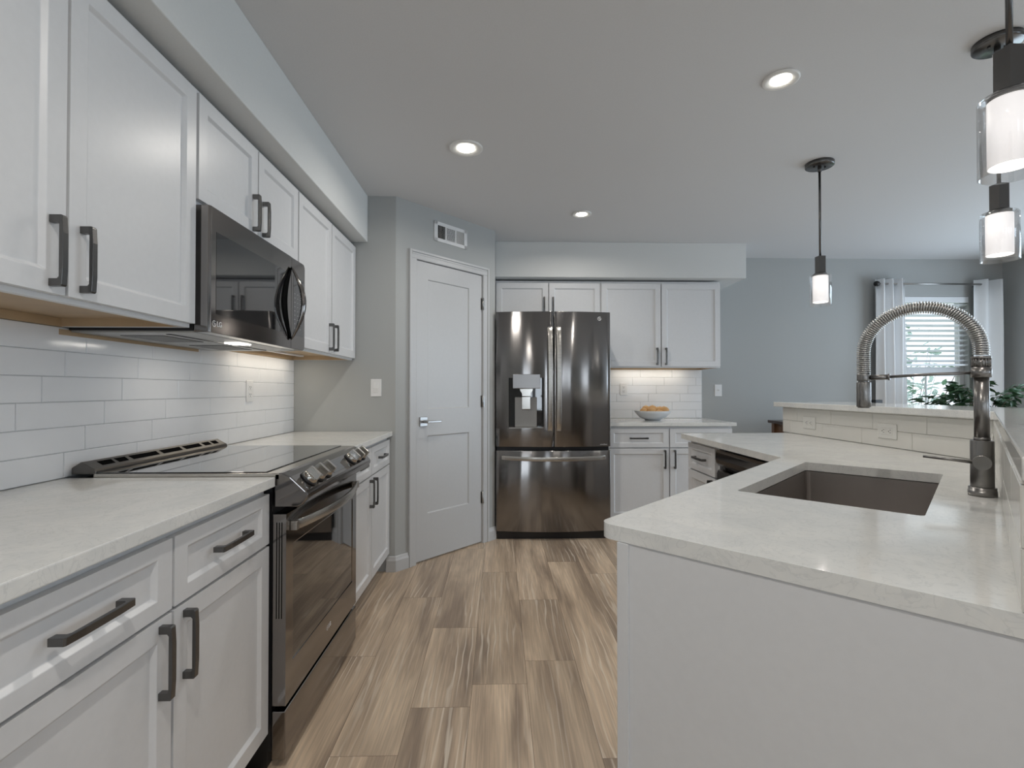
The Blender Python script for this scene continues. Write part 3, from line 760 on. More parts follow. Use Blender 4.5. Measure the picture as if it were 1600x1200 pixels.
# vent rail at the back
mb = MB()
prf = [(-0.012, 0.921), (-0.012, 0.942), (-0.040, 0.960), (-0.082, 0.937), (-0.086, 0.931), (-0.086, 0.921)]
mb.prism(prf, 0.008, RW-0.004, axis='X')
vr = mb.build('vent_rail', plain('dark_bronze_steel', (0.15, 0.14, 0.13), 0.28, metal=0.9), rg, bevel=0.0015)
sl = [(0.055, 0.115), (0.125, 0.175), (0.190, 0.330), (0.345, 0.465), (0.480, 0.595), (0.610, 0.665), (0.675, 0.720)]
mb = MB()
for a_, b_ in sl:
    # slots lie in the sloped face from (-0.040,.957) to (-0.082,.934)
    def PT(q, o): y = -0.040-0.042*q; z = 0.960-0.023*q; return (y-o*0.48, z+o*0.88)
    p0 = PT(0.22, 0.0004); p1 = PT(0.72, 0.0004)
    mb.add([(a_, *p0), (b_, *p0), (b_-0.006, *p1), (a_-0.0, *p1)], [(0, 1, 2, 3)])
mb.build('vent_slots', M_dark, rg)
# control panel
cp_ = [(-0.640, 0.885), (-0.640, 0.923), (-0.664, 0.925), (-0.672, 0.922), (-0.690, 0.913), (-0.738, 0.868), (-0.745, 0.858), (-0.744, 0.846), (-0.728, 0.826), (-0.712, 0.818), (-0.640, 0.818)]
mb = MB(); mb.prism(cp_, 0.0, RW, axis='X')
pn = mb.build('control_panel', M_bss2, rg, bevel=0.004, seg=3)
nrm = Vector((0, -0.045, 0.048)).normalized(); along = Vector((0, -0.048, -0.045)).normalized()
ctr = Vector((0, -0.714, 0.8905))
def on_panel(x, s, o): return Vector((x, 0, 0))+ctr+along*s+nrm*o
mb = MB()
v = [on_panel(0.295, -0.026, 0.0008), on_panel(0.470, -0.026, 0.0008), on_panel(0.470, 0.022, 0.0008), on_panel(0.295, 0.022, 0.0008)]
mb.add(v, [(0, 1, 2, 3)]); mb.build('display', M_blackgl, pn)
for x in (0.085, 0.160, 0.235, 0.545, 0.615, 0.685):
    mb = MB(); mb.cyl(on_panel(x, 0, 0), on_panel(x, 0, 0.006), 0.031, 0.030, n=28, mi=1)
    mb.cyl(on_panel(x, 0, 0.006), on_panel(x, 0, 0.020), 0.027, 0.0235, n=28)
    # grip bar
    w0, w1 = 0.0085, 0.0065; v = []
    for o, hw, hl in ((0.018, w0, 0.0250), (0.040, w1, 0.0225)):
        for sx, ss in ((-1, -1), (1, -1), (1, 1), (-1, 1)): v.append(on_panel(x+sx*hw, ss*hl, o))
    mb.add(v, [(0, 1, 2, 3), (4, 5, 6, 7), (0, 1, 5, 4), (1, 2, 6, 5), (2, 3, 7, 6), (3, 0, 4, 7)])
    mb.build('knob', [M_chrome, M_black], rg, bevel=0.0015)
# oven door
mb = MB(); z0, z1 = 0.198, 0.796
panel_face(mb, 0.0, RW, z0, z1, yF, [(0.055, RW-0.055, 0.315, 0.690)], 0.003, 0.002)
slab_sides(mb, 0.0, RW, z0, z1, yF, yF+0.042)
od = mb.build('oven_door', M_bss2, rg, bevel=0.003)
MB().box(0.058, RW-0.058, yF+0.0028, yF+0.006, 0.318, 0.687).build('oven_window', M_blackgl, od)
mb = MB()
for k in range(3): mb.box(-0.0012, 0.001, yF+0.012+k*0.008, yF+0.014+k*0.008, 0.47, 0.77)
mb.build('side_groove', M_dark, od)
# arched handle
pts = []
for k in range(25):
    q = k/24; x = 0.035+(RW-0.07)*q; b_ = math.sin(PI*q)**0.7
    pts.append((x, yF-0.012-0.048*b_, 0.752))
v = []; f = []
for i, (x, y, z) in enumerate(pts):
    for dy, dz in ((0.0, -0.016), (0.0, 0.016), (0.012, 0.013), (0.012, -0.013)): v.append((x, y+dy, z+dz))
for i in range(24):
    for j in range(4): f.append([i*4+j, i*4+(j+1) % 4, (i+1)*4+(j+1) % 4, (i+1)*4+j])
f += [[0, 1, 2, 3], [96, 97, 98, 99]]
mb = MB(); mb.add(v, f, 0, True)
mb.box(0.028, 0.048, yF-0.022, yF, 0.737, 0.767); mb.box(RW-0.048, RW-0.028, yF-0.022, yF, 0.737, 0.767)
mb.build('handle', M_ss, od, bevel=0.002)
prop_logo(od, (RW/2+0.01, yF-0.0008, 0.262), (PI/2, 0, 0), 0.022)
# warming drawer
mb = MB(); mb.box(0.0, RW, yF, yF+0.042, 0.032, 0.182)
mb.build('storage_drawer', M_bss2, rg, bevel=0.003)

# ------------------------------------------------------------------ microwave
mw = thing('microwave', 'over-the-range black stainless microwave with curved lens-shaped handle', 'microwave', (WX, 1.560, 0), R90)
MW = 0.756; mz0, mz1 = 1.366, 1.766; mf = -(0.440)
mb = MB(); mb.box(0, MW, -0.012, mf+0.05, mz0+0.004, mz1)
mb.build('body', M_black, mw, bevel=0.001)
# front: door with rolled edges, profile in plan (x,y)
def front_profile(x0, x1, rl, rr_):
    p = [(x0, mf+0.048)]
    if rl:
        for k in range(7):
            a_ = PI/2*k/6; p.append((x0+0.010*(1-math.cos(a_)), mf+0.008-0.008*math.sin(a_)))
    else: p.append((x0, mf))
    if rr_:
        for k in range(7):
            a_ = PI/2*k/6; p.append((x1-0.016*(1-math.sin(a_)), mf+0.016-0.016*math.cos(a_)))
    else: p.append((x1, mf))
    p.append((x1, mf+0.048)); return p
DSP = 0.605
mb = MB(); mb.prism(front_profile(0.0, DSP, True, False), mz0, mz1, axis='Z')
md = mb.build('door', M_bss2, mw, bevel=0.002)
mb = MB(); mb.prism(round_poly([(DSP+0.001, mz0), (MW, mz0), (MW, mz1), (DSP+0.001, mz1)], [0, 0.022, 0.022, 0], 6), mf, mf+0.048, axis='Y')
mc = mb.build('control_panel', M_bss2, mw, bevel=0.004, seg=3)
mb = MB(); mb.prism([(0.036, mz0+0.062), (0.560, mz0+0.062), (0.560, mz1-0.075), (0.036, mz1-0.075)], mf-0.0006, mf+0.001, axis='Y')
mb.build('window', M_blackgl, md)
mb = MB(); mb.prism([(DSP+0.020, mz0+0.06), (MW-0.022, mz0+0.06), (MW-0.022, mz1-0.075), (DSP+0.020, mz1-0.075)], mf-0.0006, mf+0.001, axis='Y')
kp = mb.build('keypad', M_blackgl, mc)
# tiny key marks
mb = MB()
for r in range(9):
    for c in range(3):
        x = DSP+0.036+c*0.030; z = mz1-0.155-r*0.019
        mb.box(x-0.005, x+0.005, mf-0.0010, mf-0.0007, z-0.0012, z+0.0012)
mb.build('key_marks', plain('key_mark_grey', (0.35, 0.35, 0.35), 0.5), mc)
prop_logo(md, (0.040, mf-0.0008, mz0+0.030), (PI/2, 0, 0), 0.024)
# lens-shaped handle: two bowed arms meeting at top and bottom; outward arm stands off the door
def bow(sgn, width, ybow, r, nm):
    pts = []; zt, zb_ = mz1-0.048, mz0+0.036
    for k in range(29):
        q = k/28; b_ = math.sin(PI*q)
        pts.append((DSP-0.012+sgn*width*b_, mf-0.006-ybow*b_, zb_+(zt-zb_)*q))
    v = []; f = []
    for i, (x, y, z) in enumerate(pts):
        q = i/28; k = 0.35+0.65*math.sin(PI*q); w_ = r*k
        for dx, dy in ((-w_, 0), (0, -w_*0.8), (w_, 0), (0, w_*0.8)): v.append((x+dx, y+dy, z))
    n_ = len(pts)
    for i in range(n_-1):
        for j in range(4): f.append([i*4+j, i*4+(j+1) % 4, (i+1)*4+(j+1) % 4, (i+1)*4+j])
    f += [[0, 1, 2, 3], [(n_-1)*4+j for j in range(4)]]
    return v, f
mb = MB(); v, f = bow(-1, 0.0, 0.052, 0.015, ''); mb.add(v, f, 0, True)
mb.build('handle', M_bss2, md)
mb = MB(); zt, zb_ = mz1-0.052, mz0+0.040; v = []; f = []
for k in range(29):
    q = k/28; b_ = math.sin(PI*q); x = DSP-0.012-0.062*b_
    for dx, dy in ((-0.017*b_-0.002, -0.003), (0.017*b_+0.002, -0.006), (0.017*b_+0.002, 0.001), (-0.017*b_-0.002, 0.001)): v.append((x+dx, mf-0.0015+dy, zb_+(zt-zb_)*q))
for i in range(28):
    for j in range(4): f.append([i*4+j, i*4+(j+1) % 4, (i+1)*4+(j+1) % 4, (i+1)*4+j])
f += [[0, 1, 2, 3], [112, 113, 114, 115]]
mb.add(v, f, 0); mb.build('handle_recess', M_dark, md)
# underside
mb = MB(); mb.box(0.004, MW-0.004, -0.016, mf+0.046, mz0-0.001, mz0+0.004)
mb.build('bottom_plate', plain('grey_steel_plate', (0.42, 0.42, 0.41), 0.35, metal=0.6), mw)
for x in (0.09, 0.45):
    mb = MB(); mb.box(x, x+0.22, -0.10, -0.24, mz0-0.003, mz0-0.001); mb.build('grease_filter', plain('mesh_filter', (0.22, 0.22, 0.22), 0.5, metal=0.7, bump=1.0, bscale=500, var=0.5), mw)
mb = MB(); mb.box(0.34, 0.42, -0.30, -0.36, mz0-0.004, mz0-0.001); mb.build('cooktop_lamp', M_lampglow, mw)
mb = MB(); mb.box(0.05, 0.70, -0.275, -0.29, mz0-0.003, mz0-0.001); mb.build('intake_slot', M_black, mw)
area_light('cooktop_lamp_light', (0.38, -0.25, mz0-0.012), (0, 0, -1), 0.12, 0.05, 0.4, (1.0, 0.93, 0.82), mw)
mr = MB().box(-0.03, 0.66, -0.012, -0.001, mz0-0.012, mz0+0.005).build('mounting_rail', M_ply, mw)

# ------------------------------------------------------------------ refrigerator
fr = thing('refrigerator', 'black stainless french-door refrigerator with ice and water dispenser', 'refrigerator', (-0.025, 3.915, 0), 0)
FW = 0.912; FD = BY-3.915-0.03
mb = MB(); mb.box(0.004, FW-0.004, 0.05, FD, 0.03, 1.785); mb.build('body', M_black, fr)
mb = MB(); mb.box(0.01, FW-0.01, 0.02, 0.06, 0.0, 0.060); mb.build('kick_plate', M_black, fr)
BUL = 0.045
def arc(x): q = (x-FW/2)/(FW/2); return -BUL*(1-q*q)
def fridge_panel(x0, x1, z0, z1, hole=None, n=16):
    mb = MB(); mb.weld = True
    xs = [x0+(x1-x0)*i/n for i in range(n+1)]; zs = [z0, z1]
    if hole:
        xs = sorted(set([x for x in xs if not any(abs(x-h) < 0.012 for h in hole[:2])])|set(hole[:2])); zs = [z0, hole[2], hole[3], z1]
    for i in range(len(xs)-1):
        for j in range(len(zs)-1):
            a_, b_, c, d = xs[i], xs[i+1], zs[j], zs[j+1]
            if hole and a_ >= hole[0]-1e-6 and b_ <= hole[1]+1e-6 and c >= hole[2]-1e-6 and d <= hole[3]+1e-6: continue
            mb.add([(a_, arc(a_), c), (b_, arc(b_), c), (b_, arc(b_), d), (a_, arc(a_), d)], [(0, 1, 2, 3)], 0, True)
    yb = 0.048
    mb.add([(x, arc(x), z0) for x in xs]+[(x1, yb, z0), (x0, yb, z0)], [list(range(len(xs)+2))])
    mb.add([(x, arc(x), z1) for x in xs]+[(x1, yb, z1), (x0, yb, z1)], [list(range(len(xs)+2))])
    for x in (x0, x1): mb.add([(x, arc(x), z0), (x, yb, z0), (x, yb, z1), (x, arc(x), z1)], [(0, 1, 2, 3)])
    return mb
XM = 0.456
H = (0.100, 0.376, 0.885, 1.280)
fl = fridge_panel(0.0, XM-0.003, 0.735, 1.805, hole=H).build('door', M_bss, fr, bevel=0.003)
fr_ = fridge_panel(XM+0.003, FW, 0.735, 1.805).build('door', M_bss, fr, bevel=0.003)
ff = fridge_panel(0.0, FW, 0.068, 0.705, n=32).build('freezer_drawer', M_bss, fr, bevel=0.003)
# door handles: flat bars bowed outwards
def fhandle(parent, x, z0, z1, w_=0.036, bow_=0.045):
    v = []; f = []; n_ = 25
    for k in range(n_):
        q = k/(n_-1); b_ = min(1, math.sin(PI*q)**0.45); y = arc(x)-0.008-bow_*b_; z = z0+(z1-z0)*q; hw = w_/2
        for dx, dy in ((-hw, 0), (hw, 0), (hw*0.8, 0.016), (-hw*0.8, 0.016)): v.append((x+dx, y+dy-0.006, z))
    for i in range(n_-1):
        for j in range(4): f.append([i*4+j, i*4+(j+1) % 4, (i+1)*4+(j+1) % 4, (i+1)*4+j])
    f += [[0, 1, 2, 3], [(n_-1)*4+j for j in range(4)]]
    mb = MB(); mb.add(v, f, 0, True)
    for z in (z0+0.012, z1-0.012): mb.box(x-0.009, x+0.009, arc(x)-0.02, arc(x)+0.002, z-0.010, z+0.010)
    return mb.build('handle', M_ss, parent, bevel=0.0015)
fhandle(fl, XM-0.032, 0.862, 1.680); fhandle(fr_, XM+0.036, 0.862, 1.680)
v = []; f = []; n_ = 33; xa, xb = 0.045, FW-0.045
for k in range(n_):
    q = k/(n_-1); x = xa+(xb-xa)*q; b_ = math.sin(PI*q)**0.6; y = arc(x)-0.012-0.032*b_; zc_ = 0.650-0.006*b_
    for dy, dz in ((0.0, -0.016), (0.0, 0.016), (0.014, 0.012), (0.014, -0.012)): v.append((x, y+dy, zc_+dz))
for i in range(n_-1):
    for j in range(4): f.append([i*4+j, i*4+(j+1) % 4, (i+1)*4+(j+1) % 4, (i+1)*4+j])
f += [[0, 1, 2, 3], [(n_-1)*4+j for j in range(4)]]
mb = MB(); mb.add(v, f, 0, True)
for x in (xa+0.012, xb-0.012): mb.box(x-0.012, x+0.012, arc(x)-0.024, arc(x)+0.002, 0.637, 0.663)
mb.build('handle', M_ss, ff, bevel=0.0015)
# dispenser
ys = arc(0.24)
disp = MB()
hx0, hx1, hz0, hz1 = H
disp.add([(hx0, arc(hx0), hz0), (hx1, arc(hx1), hz0), (hx1, 0.045, hz0), (hx0, 0.045, hz0)], [(0, 1, 2, 3)])
disp.add([(hx0, arc(hx0), hz1), (hx1, arc(hx1), hz1), (hx1, 0.045, hz1), (hx0, 0.045, hz1)], [(0, 1, 2, 3)])
for x in (hx0, hx1): disp.add([(x, arc(x), hz0), (x, arc(x), hz1), (x, 0.045, hz1), (x, 0.045, hz0)], [(0, 1, 2, 3)])
disp.add([(hx0, 0.040, hz0), (hx1, 0.040, hz0), (hx1, 0.040, hz1), (hx0, 0.040, hz1)], [(0, 1, 2, 3)])
dp = disp.build('dispenser', M_blackgl, fl)
mb = MB(); mb.box(0.150, 0.326, 0.012, 0.036, hz0+0.004, hz0+0.242); mb.build('water_tray', plain('grey_plastic', (0.30, 0.30, 0.295), 0.45), dp, bevel=0.004)
mb = MB(); mb.box(0.131, 0.347, ys-0.022, ys+0.030, 1.196, 1.308); mb.build('display', steel_mat('dispenser_face', (0.30, 0.29, 0.285), 0.25, wav=0.0), dp, bevel=0.003)
mb = MB(); mb.prism([(0.186, 1.195), (0.292, 1.195), (0.286, 1.172), (0.276, 1.160), (0.274, 1.135), (0.204, 1.135), (0.202, 1.160), (0.192, 1.172)], ys-0.012, 0.02, axis='Y'); mb.build('nozzle', M_chrome, dp, bevel=0.002)
mb = MB(); mb.box(0.204, 0.274, 0.000, 0.010, 1.030, 1.132); mb.build('paddle', M_chrome, dp, bevel=0.003)
mb = MB(); mb.box(hx0+0.002, hx1-0.002, ys-0.004, 0.038, hz0-0.002, hz0+0.004); mb.build('sill', M_ss, dp)
prop_logo(fr_, (0.845, arc(0.835)-0.001, 1.752), (PI/2, 0, 0.09), 0.036, False)
text_mesh('badge', 'Door-in-Door', 0.014, M_whitemark, fr_, (0.845, arc(0.845)-0.001, 0.752), (PI/2, 0, 0.09))

# ------------------------------------------------------------------ dishwasher
dw = thing('dishwasher', 'glossy black dishwasher with pocket handle in the straight leg of the peninsula', 'dishwasher', (KX-0.012, 2.643, 0), -R90)
yd = -0.640
mb = MB(); mb.box(0.003, 0.595, -0.02, yd+0.03, 0.02, CH-0.008); mb.build('tub', M_black, dw)
mb = MB(); mb.prism([(yd+0.03, 0.115), (yd-0.018, 0.115), (yd-0.018, 0.735), (yd-0.012, 0.752), (yd+0.004, 0.760), (yd+0.03, 0.760)], 0.003, 0.595, axis='X')
ddoor = mb.build('door', M_bss2, dw, bevel=0.003)
mb = MB(); mb.prism([(yd+0.03, 0.775), (yd-0.006, 0.775), (yd-0.020, 0.792), (yd-0.026, 0.815), (yd-0.024, 0.850), (yd-0.014, 0.862), (yd+0.03, 0.862)], 0.003, 0.595, axis='X')
mb.build('control_strip', M_bss2, dw, bevel=0.003)
MB().box(0.02, 0.58, yd+0.06, yd+0.08, 0.0, 0.11).build('toe_panel', M_black, dw)

# ------------------------------------------------------------------ switches and outlets
def plate(nm, label, cat, loc, rotz, kind, horiz=False, tile=False, cream=False, off=0.0):
    t = thing(nm, label, cat, loc, rotz)
    w_, h_ = (0.114, 0.070) if horiz else (0.070, 0.114)
    y = -off
    mb = MB(); mb.box(-w_/2, w_/2, y-0.005, y-0.0003, -h_/2, h_/2); pm = plain('cream_plate', (0.74, 0.73, 0.69), 0.35) if cream else M_white
    mb.build('cover_plate', pm, t, bevel=0.002)
    if kind == 'rocker':
        mb = MB(); mb.prism([(y-0.004, -0.033), (y-0.0065, -0.033), (y-0.010, 0.0), (y-0.0065, 0.033), (y-0.004, 0.033)], -0.0165, 0.0165, axis='X')
        mb.build('rocker', M_white, t, bevel=0.0006)
    elif kind == 'toggle':
        mb = MB(); mb.box(-0.006, 0.006, y-0.006, y-0.004, -0.013, 0.013); mb.prism([(y-0.005, -0.004), (y-0.016, 0.006), (y-0.013, 0.011), (y-0.005, 0.006)], -0.004, 0.004, axis='X'); mb.build('toggle', M_white, t)
    else:
        for s_ in (-1, 1):
            c = s_*0.0195; mb = MB(); mb.box(*( (c-0.014, c+0.014) if horiz else (-0.0165, 0.0165)), y-0.0065, y-0.004, *((-0.0165, 0.0165) if horiz else (c-0.014, c+0.014)))
            r_ = mb.build('receptacle', pm, t, bevel=0.0015)
            mb = MB()
            if horiz:
                for dz in (-0.0065, 0.0065): mb.box(c-0.001, c+0.006, y-0.0069, y-0.006, dz-0.0011, dz+0.0011)
                mb.cyl((c-0.007, y-0.0069, 0), (c-0.007, y-0.006, 0), 0.0025, n=10)
            else:
                for dx in (-0.0065, 0.0065): mb.box(dx-0.0011, dx+0.0011, y-0.0069, y-0.006, c-0.001, c+0.006)
                mb.cyl((0, y-0.0069, c-0.007), (0, y-0.006, c-0.007), 0.0025, n=10)
            mb.build('slots', M_dark, r_)
    return t
plate('light_switch', 'white rocker light switch on the pantry wall above the counter', 'switch', (-0.805, PWY, 1.199), 0, 'rocker')
plate('light_switch', 'white toggle light switch on the blue-grey wall beside the back counter', 'switch', (2.106, BY, 1.180), 0, 'toggle')
plate('wall_outlet', 'white wall outlet on the left tile backsplash near the pantry', 'outlet', (WX, 2.672, 1.179), R90, 'outlet', off=0.008)
plate('wall_outlet', 'white wall outlet on the back tile beside the refrigerator', 'outlet', (1.189, BY, 1.192), 0, 'outlet', off=0.008)
plate('wall_outlet', 'sideways cream outlet on the knee wall tile, farther from the faucet', 'outlet', (KX, 2.872, 0.990), -R90, 'outlet', horiz=True, cream=True, off=0.008)
plate('wall_outlet', 'sideways cream outlet on the knee wall tile, nearer the faucet', 'outlet', (KX, 2.286, 0.990), -R90, 'outlet', horiz=True, cream=True, off=0.008)
q = Vector(kc).lerp(Vector(e0), 0.055)
plate('wall_outlet', 'sideways cream outlet on the angled tile right of the faucet', 'outlet', (q.x, q.y, 0.990), -3*PI/4, 'outlet', horiz=True, cream=True, off=0.008)

# ------------------------------------------------------------------ ceiling lights
def can(label, x, y, r, e, warm=(1.0, 0.95, 0.88), group='recessed ceiling lights'):
    t = thing('recessed_light', label, 'ceiling light', (x, y, CEIL), 0, group)
    mb = MB(); mb.lathe([(r, -0.0005), (r, -0.006), (r*0.93, -0.009), (r*0.80, -0.008), (r*0.56, -0.004), (r*0.52, -0.0008)], 40)
    mb.build('trim_ring', M_cantrim, t)
    mb = MB(); mb.lathe([(0.0001, -0.006), (r*0.50, -0.006), (r*0.52, -0.003), (r*0.52, -0.001)], 32)
    mb.build('lens', M_lampglow, t)
    area_light('light', (0, 0, -0.012), (0, 0, -1), r*0.9, r*0.9, e, warm, t, shape='DISK', spread=math.radians(165))
can('large recessed ceiling light over the aisle, nearest the range', -0.175, 2.585, 0.088, 6)
can('recessed ceiling light above the peninsula sink, nearest the pendants', 1.155, 1.978, 0.070, 4.5)
can('small recessed ceiling light in front of the refrigerator', 0.597, 3.540, 0.070, 5.5)
for x, y, e_ in ((3.75, 2.3, 10), (-0.175, 0.2, 10), (1.2, -1.2, 5), (3.4, -0.8, 5), (-0.175, -1.8, 4)):  # unseen cans at guessed spots; the dining one is added to brighten its wall
    can('round recessed ceiling light, unseen and placed by guess', x, y, 0.075, e_)

def pendant(label, x, y):
    t = thing('pendant_light', label, 'pendant light', (x, y, 0), 0, 'pendant lights over the bar')
    mb = MB(); mb.lathe([(0, CEIL-0.022), (0.068, CEIL-0.022), (0.072, CEIL-0.019), (0.072, CEIL-0.0005), (0, CEIL-0.0005)], 40)
    mb.cyl((-0.032, 0, CEIL-0.030), (-0.032, 0, CEIL-0.022), 0.005, n=10); mb.cyl((0.032, 0, CEIL-0.030), (0.032, 0, CEIL-0.022), 0.005, n=10)
    mb.cyl((0, 0, CEIL-0.05), (0, 0, CEIL-0.022), 0.010, n=16)
    mb.build('canopy', M_bronze, t)
    MB().cyl((0, 0, 1.930), (0, 0, CEIL-0.045), 0.0062, n=16).build('rod', M_bronze, t)
    mb = MB(); mb.box(-0.019, 0.019, -0.019, 0.019, 1.838, 1.934)
    mb.build('socket_box', M_bronze, t, bevel=0.001)
    mb = MB(); mb.lathe([(0, 1.840), (0.030, 1.840), (0.036, 1.834), (0.036, 1.826), (0, 1.826)], 32)
    mb.build('cap', M_bronze, t)
    g = MB(); g.lathe([(0.030, 1.832), (0.050, 1.830), (0.054, 1.824), (0.054, 1.656), (0.0505, 1.656), (0.0505, 1.822), (0.047, 1.826), (0.030, 1.828)], 48, close=True)
    g.build('glass_shade', M_glass, t)
    g = MB(); g.lathe([(0.020, 1.824), (0.038, 1.822), (0.038, 1.676), (0.036, 1.676), (0.036, 1.819), (0.020, 1.821)], 40, close=True)
    g.build('frosted_diffuser', M_shadeglow, t)
    g = MB(); g.ball((0, 0, 1.745), 0.022, 0.022, 0.034, 16, 10); g.cyl((0, 0, 1.775), (0, 0, 1.826), 0.013, n=16)
    g.build('bulb', M_bulb, t)
    l = bpy.data.lights.new('bulb_light', 'POINT'); l.energy = 1.2; l.color = (1.0, 0.93, 0.88); l.shadow_soft_size = 0.022
    lo = bpy.data.objects.new('bulb_light', l); COL.objects.link(lo); lo.parent = t; lo.location = (0, 0, 1.70)
pendant('pendant light with glass cylinder shade, farthest from the camera', 1.800, 2.710)
pendant('pendant light over the corner of the bar, middle of the three', 1.820, 1.740)
pendant('largest pendant light at the top right, nearest the camera', 1.120, 1.045)
# under cabinet strips
for nm, loc, rot, wd, lab in (('back', (1.42, BY-0.10, UB+0.020), 0, 0.70, 'slim under-cabinet light above the fruit bowl'), ('left', (WX+0.10, 2.79, UB+0.020), R90, 0.70, 'slim under-cabinet light beside the pantry wall')):
    t = thing('under_cabinet_light', lab, 'light', loc, rot)
    MB().box(-wd/2, wd/2, -0.012, 0.012, -0.004, 0.005).build('strip_housing', M_white, t)
    area_light('strip_light', (0, 0, -0.006), (0, 0, -1), wd*0.95, 0.02, 0.8, (1.0, 0.90, 0.74), t)

# ------------------------------------------------------------------ fruit bowl
bx, by = 1.378, 4.40
mb = MB(); mb.lathe([(0.0, 0.004), (0.055, 0.004), (0.058, 0.0), (0.066, 0.0), (0.072, 0.006), (0.118, 0.028), (0.150, 0.062), (0.162, 0.084), (0.158, 0.085), (0.146, 0.066), (0.106, 0.034), (0.070, 0.013), (0.0, 0.011)], 48)
bowl = mb.build('bowl', M_bowl, loc=(bx, by, CT)); tag(bowl, 'wide white ceramic bowl of round tan fruit on the back counter', 'bowl')
fruits = [(-0.088, -0.030, 0.080, 0.034), (-0.050, 0.030, 0.098, 0.036), (-0.020, -0.050, 0.082, 0.036), (0.006, 0.020, 0.100, 0.036), (0.045, 0.000, 0.088, 0.034), (0.040, -0.072, 0.066, 0.034), (0.098, -0.020, 0.086, 0.042), (0.085, 0.055, 0.088, 0.036), (-0.03, 0.085, 0.078, 0.034), (0.02, 0.06, 0.045, 0.035), (-0.03, -0.01, 0.042, 0.034)]
fl_ = ['leftmost tan fruit in the bowl on the back counter', 'tan fruit at the upper left of the bowl pile', 'tan fruit at the front centre of the bowl', 'topmost tan fruit at the centre of the bowl', 'small tan fruit right of the bowl centre', 'tan fruit half hidden behind the bowl rim at the front', 'large tan fruit at the right side of the bowl', 'tan fruit at the back right of the bowl', 'tan fruit at the back left of the bowl', 'tan fruit buried under the pile at the back of the bowl', 'tan fruit buried at the bottom of the bowl']
for (x, y, z, r), lb in zip(fruits, fl_):
    mb = MB(); mb.ball((0, 0, 0), r*1.08, r, r*0.88, 20, 12); mb.cyl((0, 0, r*0.84), (0.002, 0, r*0.98), 0.002, n=6)
    o = mb.build('fruit', M_fruit, loc=(bx+x, by+y, CT+z), rotz=random.uniform(0, 6)); tag(o, lb, 'fruit', 'tan fruit in the bowl')

# ------------------------------------------------------------------ dining side
w1 = bpy.data.objects.new('window_1', None); COL.objects.link(w1); w1.location = (0, BY, 0); struct(w1)
mb = MB(); a, b, c, d = WX0, WX1, WZ0, WZ1
fwd = 0.04
mb.box(a, a+fwd, 0.055, 0.11, c, d); mb.box(b-fwd, b, 0.055, 0.11, c, d); mb.box(a, b, 0.055, 0.11, d-fwd, d); mb.box(a, b, 0.055, 0.11, c, c+fwd)
mb.box(a+fwd, b-fwd, 0.06, 0.10, 1.322, 1.41); 
mb.box(a-0.01, b+0.01, -0.03, 0.055, c-0.02, c)
mb.build('window_frame', M_trim, w1, bevel=0.002)
mb = MB(); xm = (a+b)/2
mb.box(xm-0.006, xm+0.006, 0.074, 0.088, c+fwd, 1.318)
mb.box(a+fwd, b-fwd, 0.074, 0.088, 0.93, 0.942)
mb.build('muntin', M_trim, w1)
MB().box(a+fwd, b-fwd, 0.079, 0.083, c+fwd, 1.318).build('pane', M_pane, w1)
MB().box(a+fwd, b-fwd, 0.079, 0.083, 1.41, d-fwd).build('pane', M_pane, w1)
# blinds
bl = thing('window_blinds', 'white horizontal slat blinds lowered over the upper half of the window', 'blinds', (0, BY, 0))
MB().box(a+0.005, b-0.005, -0.006, 0.050, 2.035, 2.092).build('headrail', M_blind, bl, bevel=0.002)
mb = MB(); nsl = 12
for k in range(nsl):
    z = 2.012-k*0.0495; mb.prism([(0.002, z+0.0065), (0.002, z+0.0095), (0.0475, z-0.0065), (0.0475, z-0.0095)], a+0.008, b-0.008, axis='X')
mb.build('slats', M_blind, bl)
MB().box(a+0.008, b-0.008, 0.000, 0.048, 1.420, 1.438).build('bottom_rail', M_blind, bl, bevel=0.002)
mb = MB()
for x in (a+0.10, xm, b-0.10): mb.box(x-0.001, x+0.001, 0.0005, 0.0015, 1.43, 2.04); mb.box(x-0.001, x+0.001, 0.048, 0.049, 1.43, 2.04)
mb.build('ladder_cord', M_blind, bl)
# rod
rd = thing('curtain_rod', 'thin dark curtain rod with ball finial above the window', 'curtain rod', (0, BY-0.085, 2.200))
MB().cyl((3.62, 0, 0), (4.64, 0, 0), 0.008, n=14).build('rod', M_satin, rd)
mb = MB(); mb.ball((3.605, 0, 0), 0.026, 0.026, 0.026); mb.build('finial', M_black, rd)
for x in (3.66, 4.63): MB().box(x-0.006, x+0.006, 0.0, 0.084, -0.012, -0.004).build('bracket', M_bronze, rd)
def curtain(label, x0, x1, nf, amp, ph=0.0):
    v = []; f = []; nx = 90; nz = 10; z0, z1 = 0.03, 2.245
    for j in range(nz+1):
        z = z0+(z1-z0)*j/nz; sp = 1+0.03*(1-j/nz)
        for i in range(nx+1):
            q = i/nx; x = (x0+x1)/2+(x1-x0)*(q-0.5)*sp
            y = -0.085+amp*math.sin(2*PI*nf*q+ph)+0.008*math.sin(5*q*PI+j*0.5)
            v.append((x, y, z))
    for j in range(nz):
        for i in range(nx): f.append([j*(nx+1)+i, j*(nx+1)+i+1, (j+1)*(nx+1)+i+1, (j+1)*(nx+1)+i])
    mb = MB(); mb.add(v, f, 0, True); o = mb.build('curtain', M_curtain, loc=(0, BY, 0))
    s_ = o.modifiers.new('solid', 'SOLIDIFY'); s_.thickness = 0.0015
    tag(o, label, 'curtain', 'window curtains'); return o
curtain('white gathered curtain hanging left of the window', 3.595, 3.885, 3.5, 0.034)
curtain('white curtain hanging right of the window, beside the plant', 4.575, 4.862, 2.0, 0.030, 1.2)
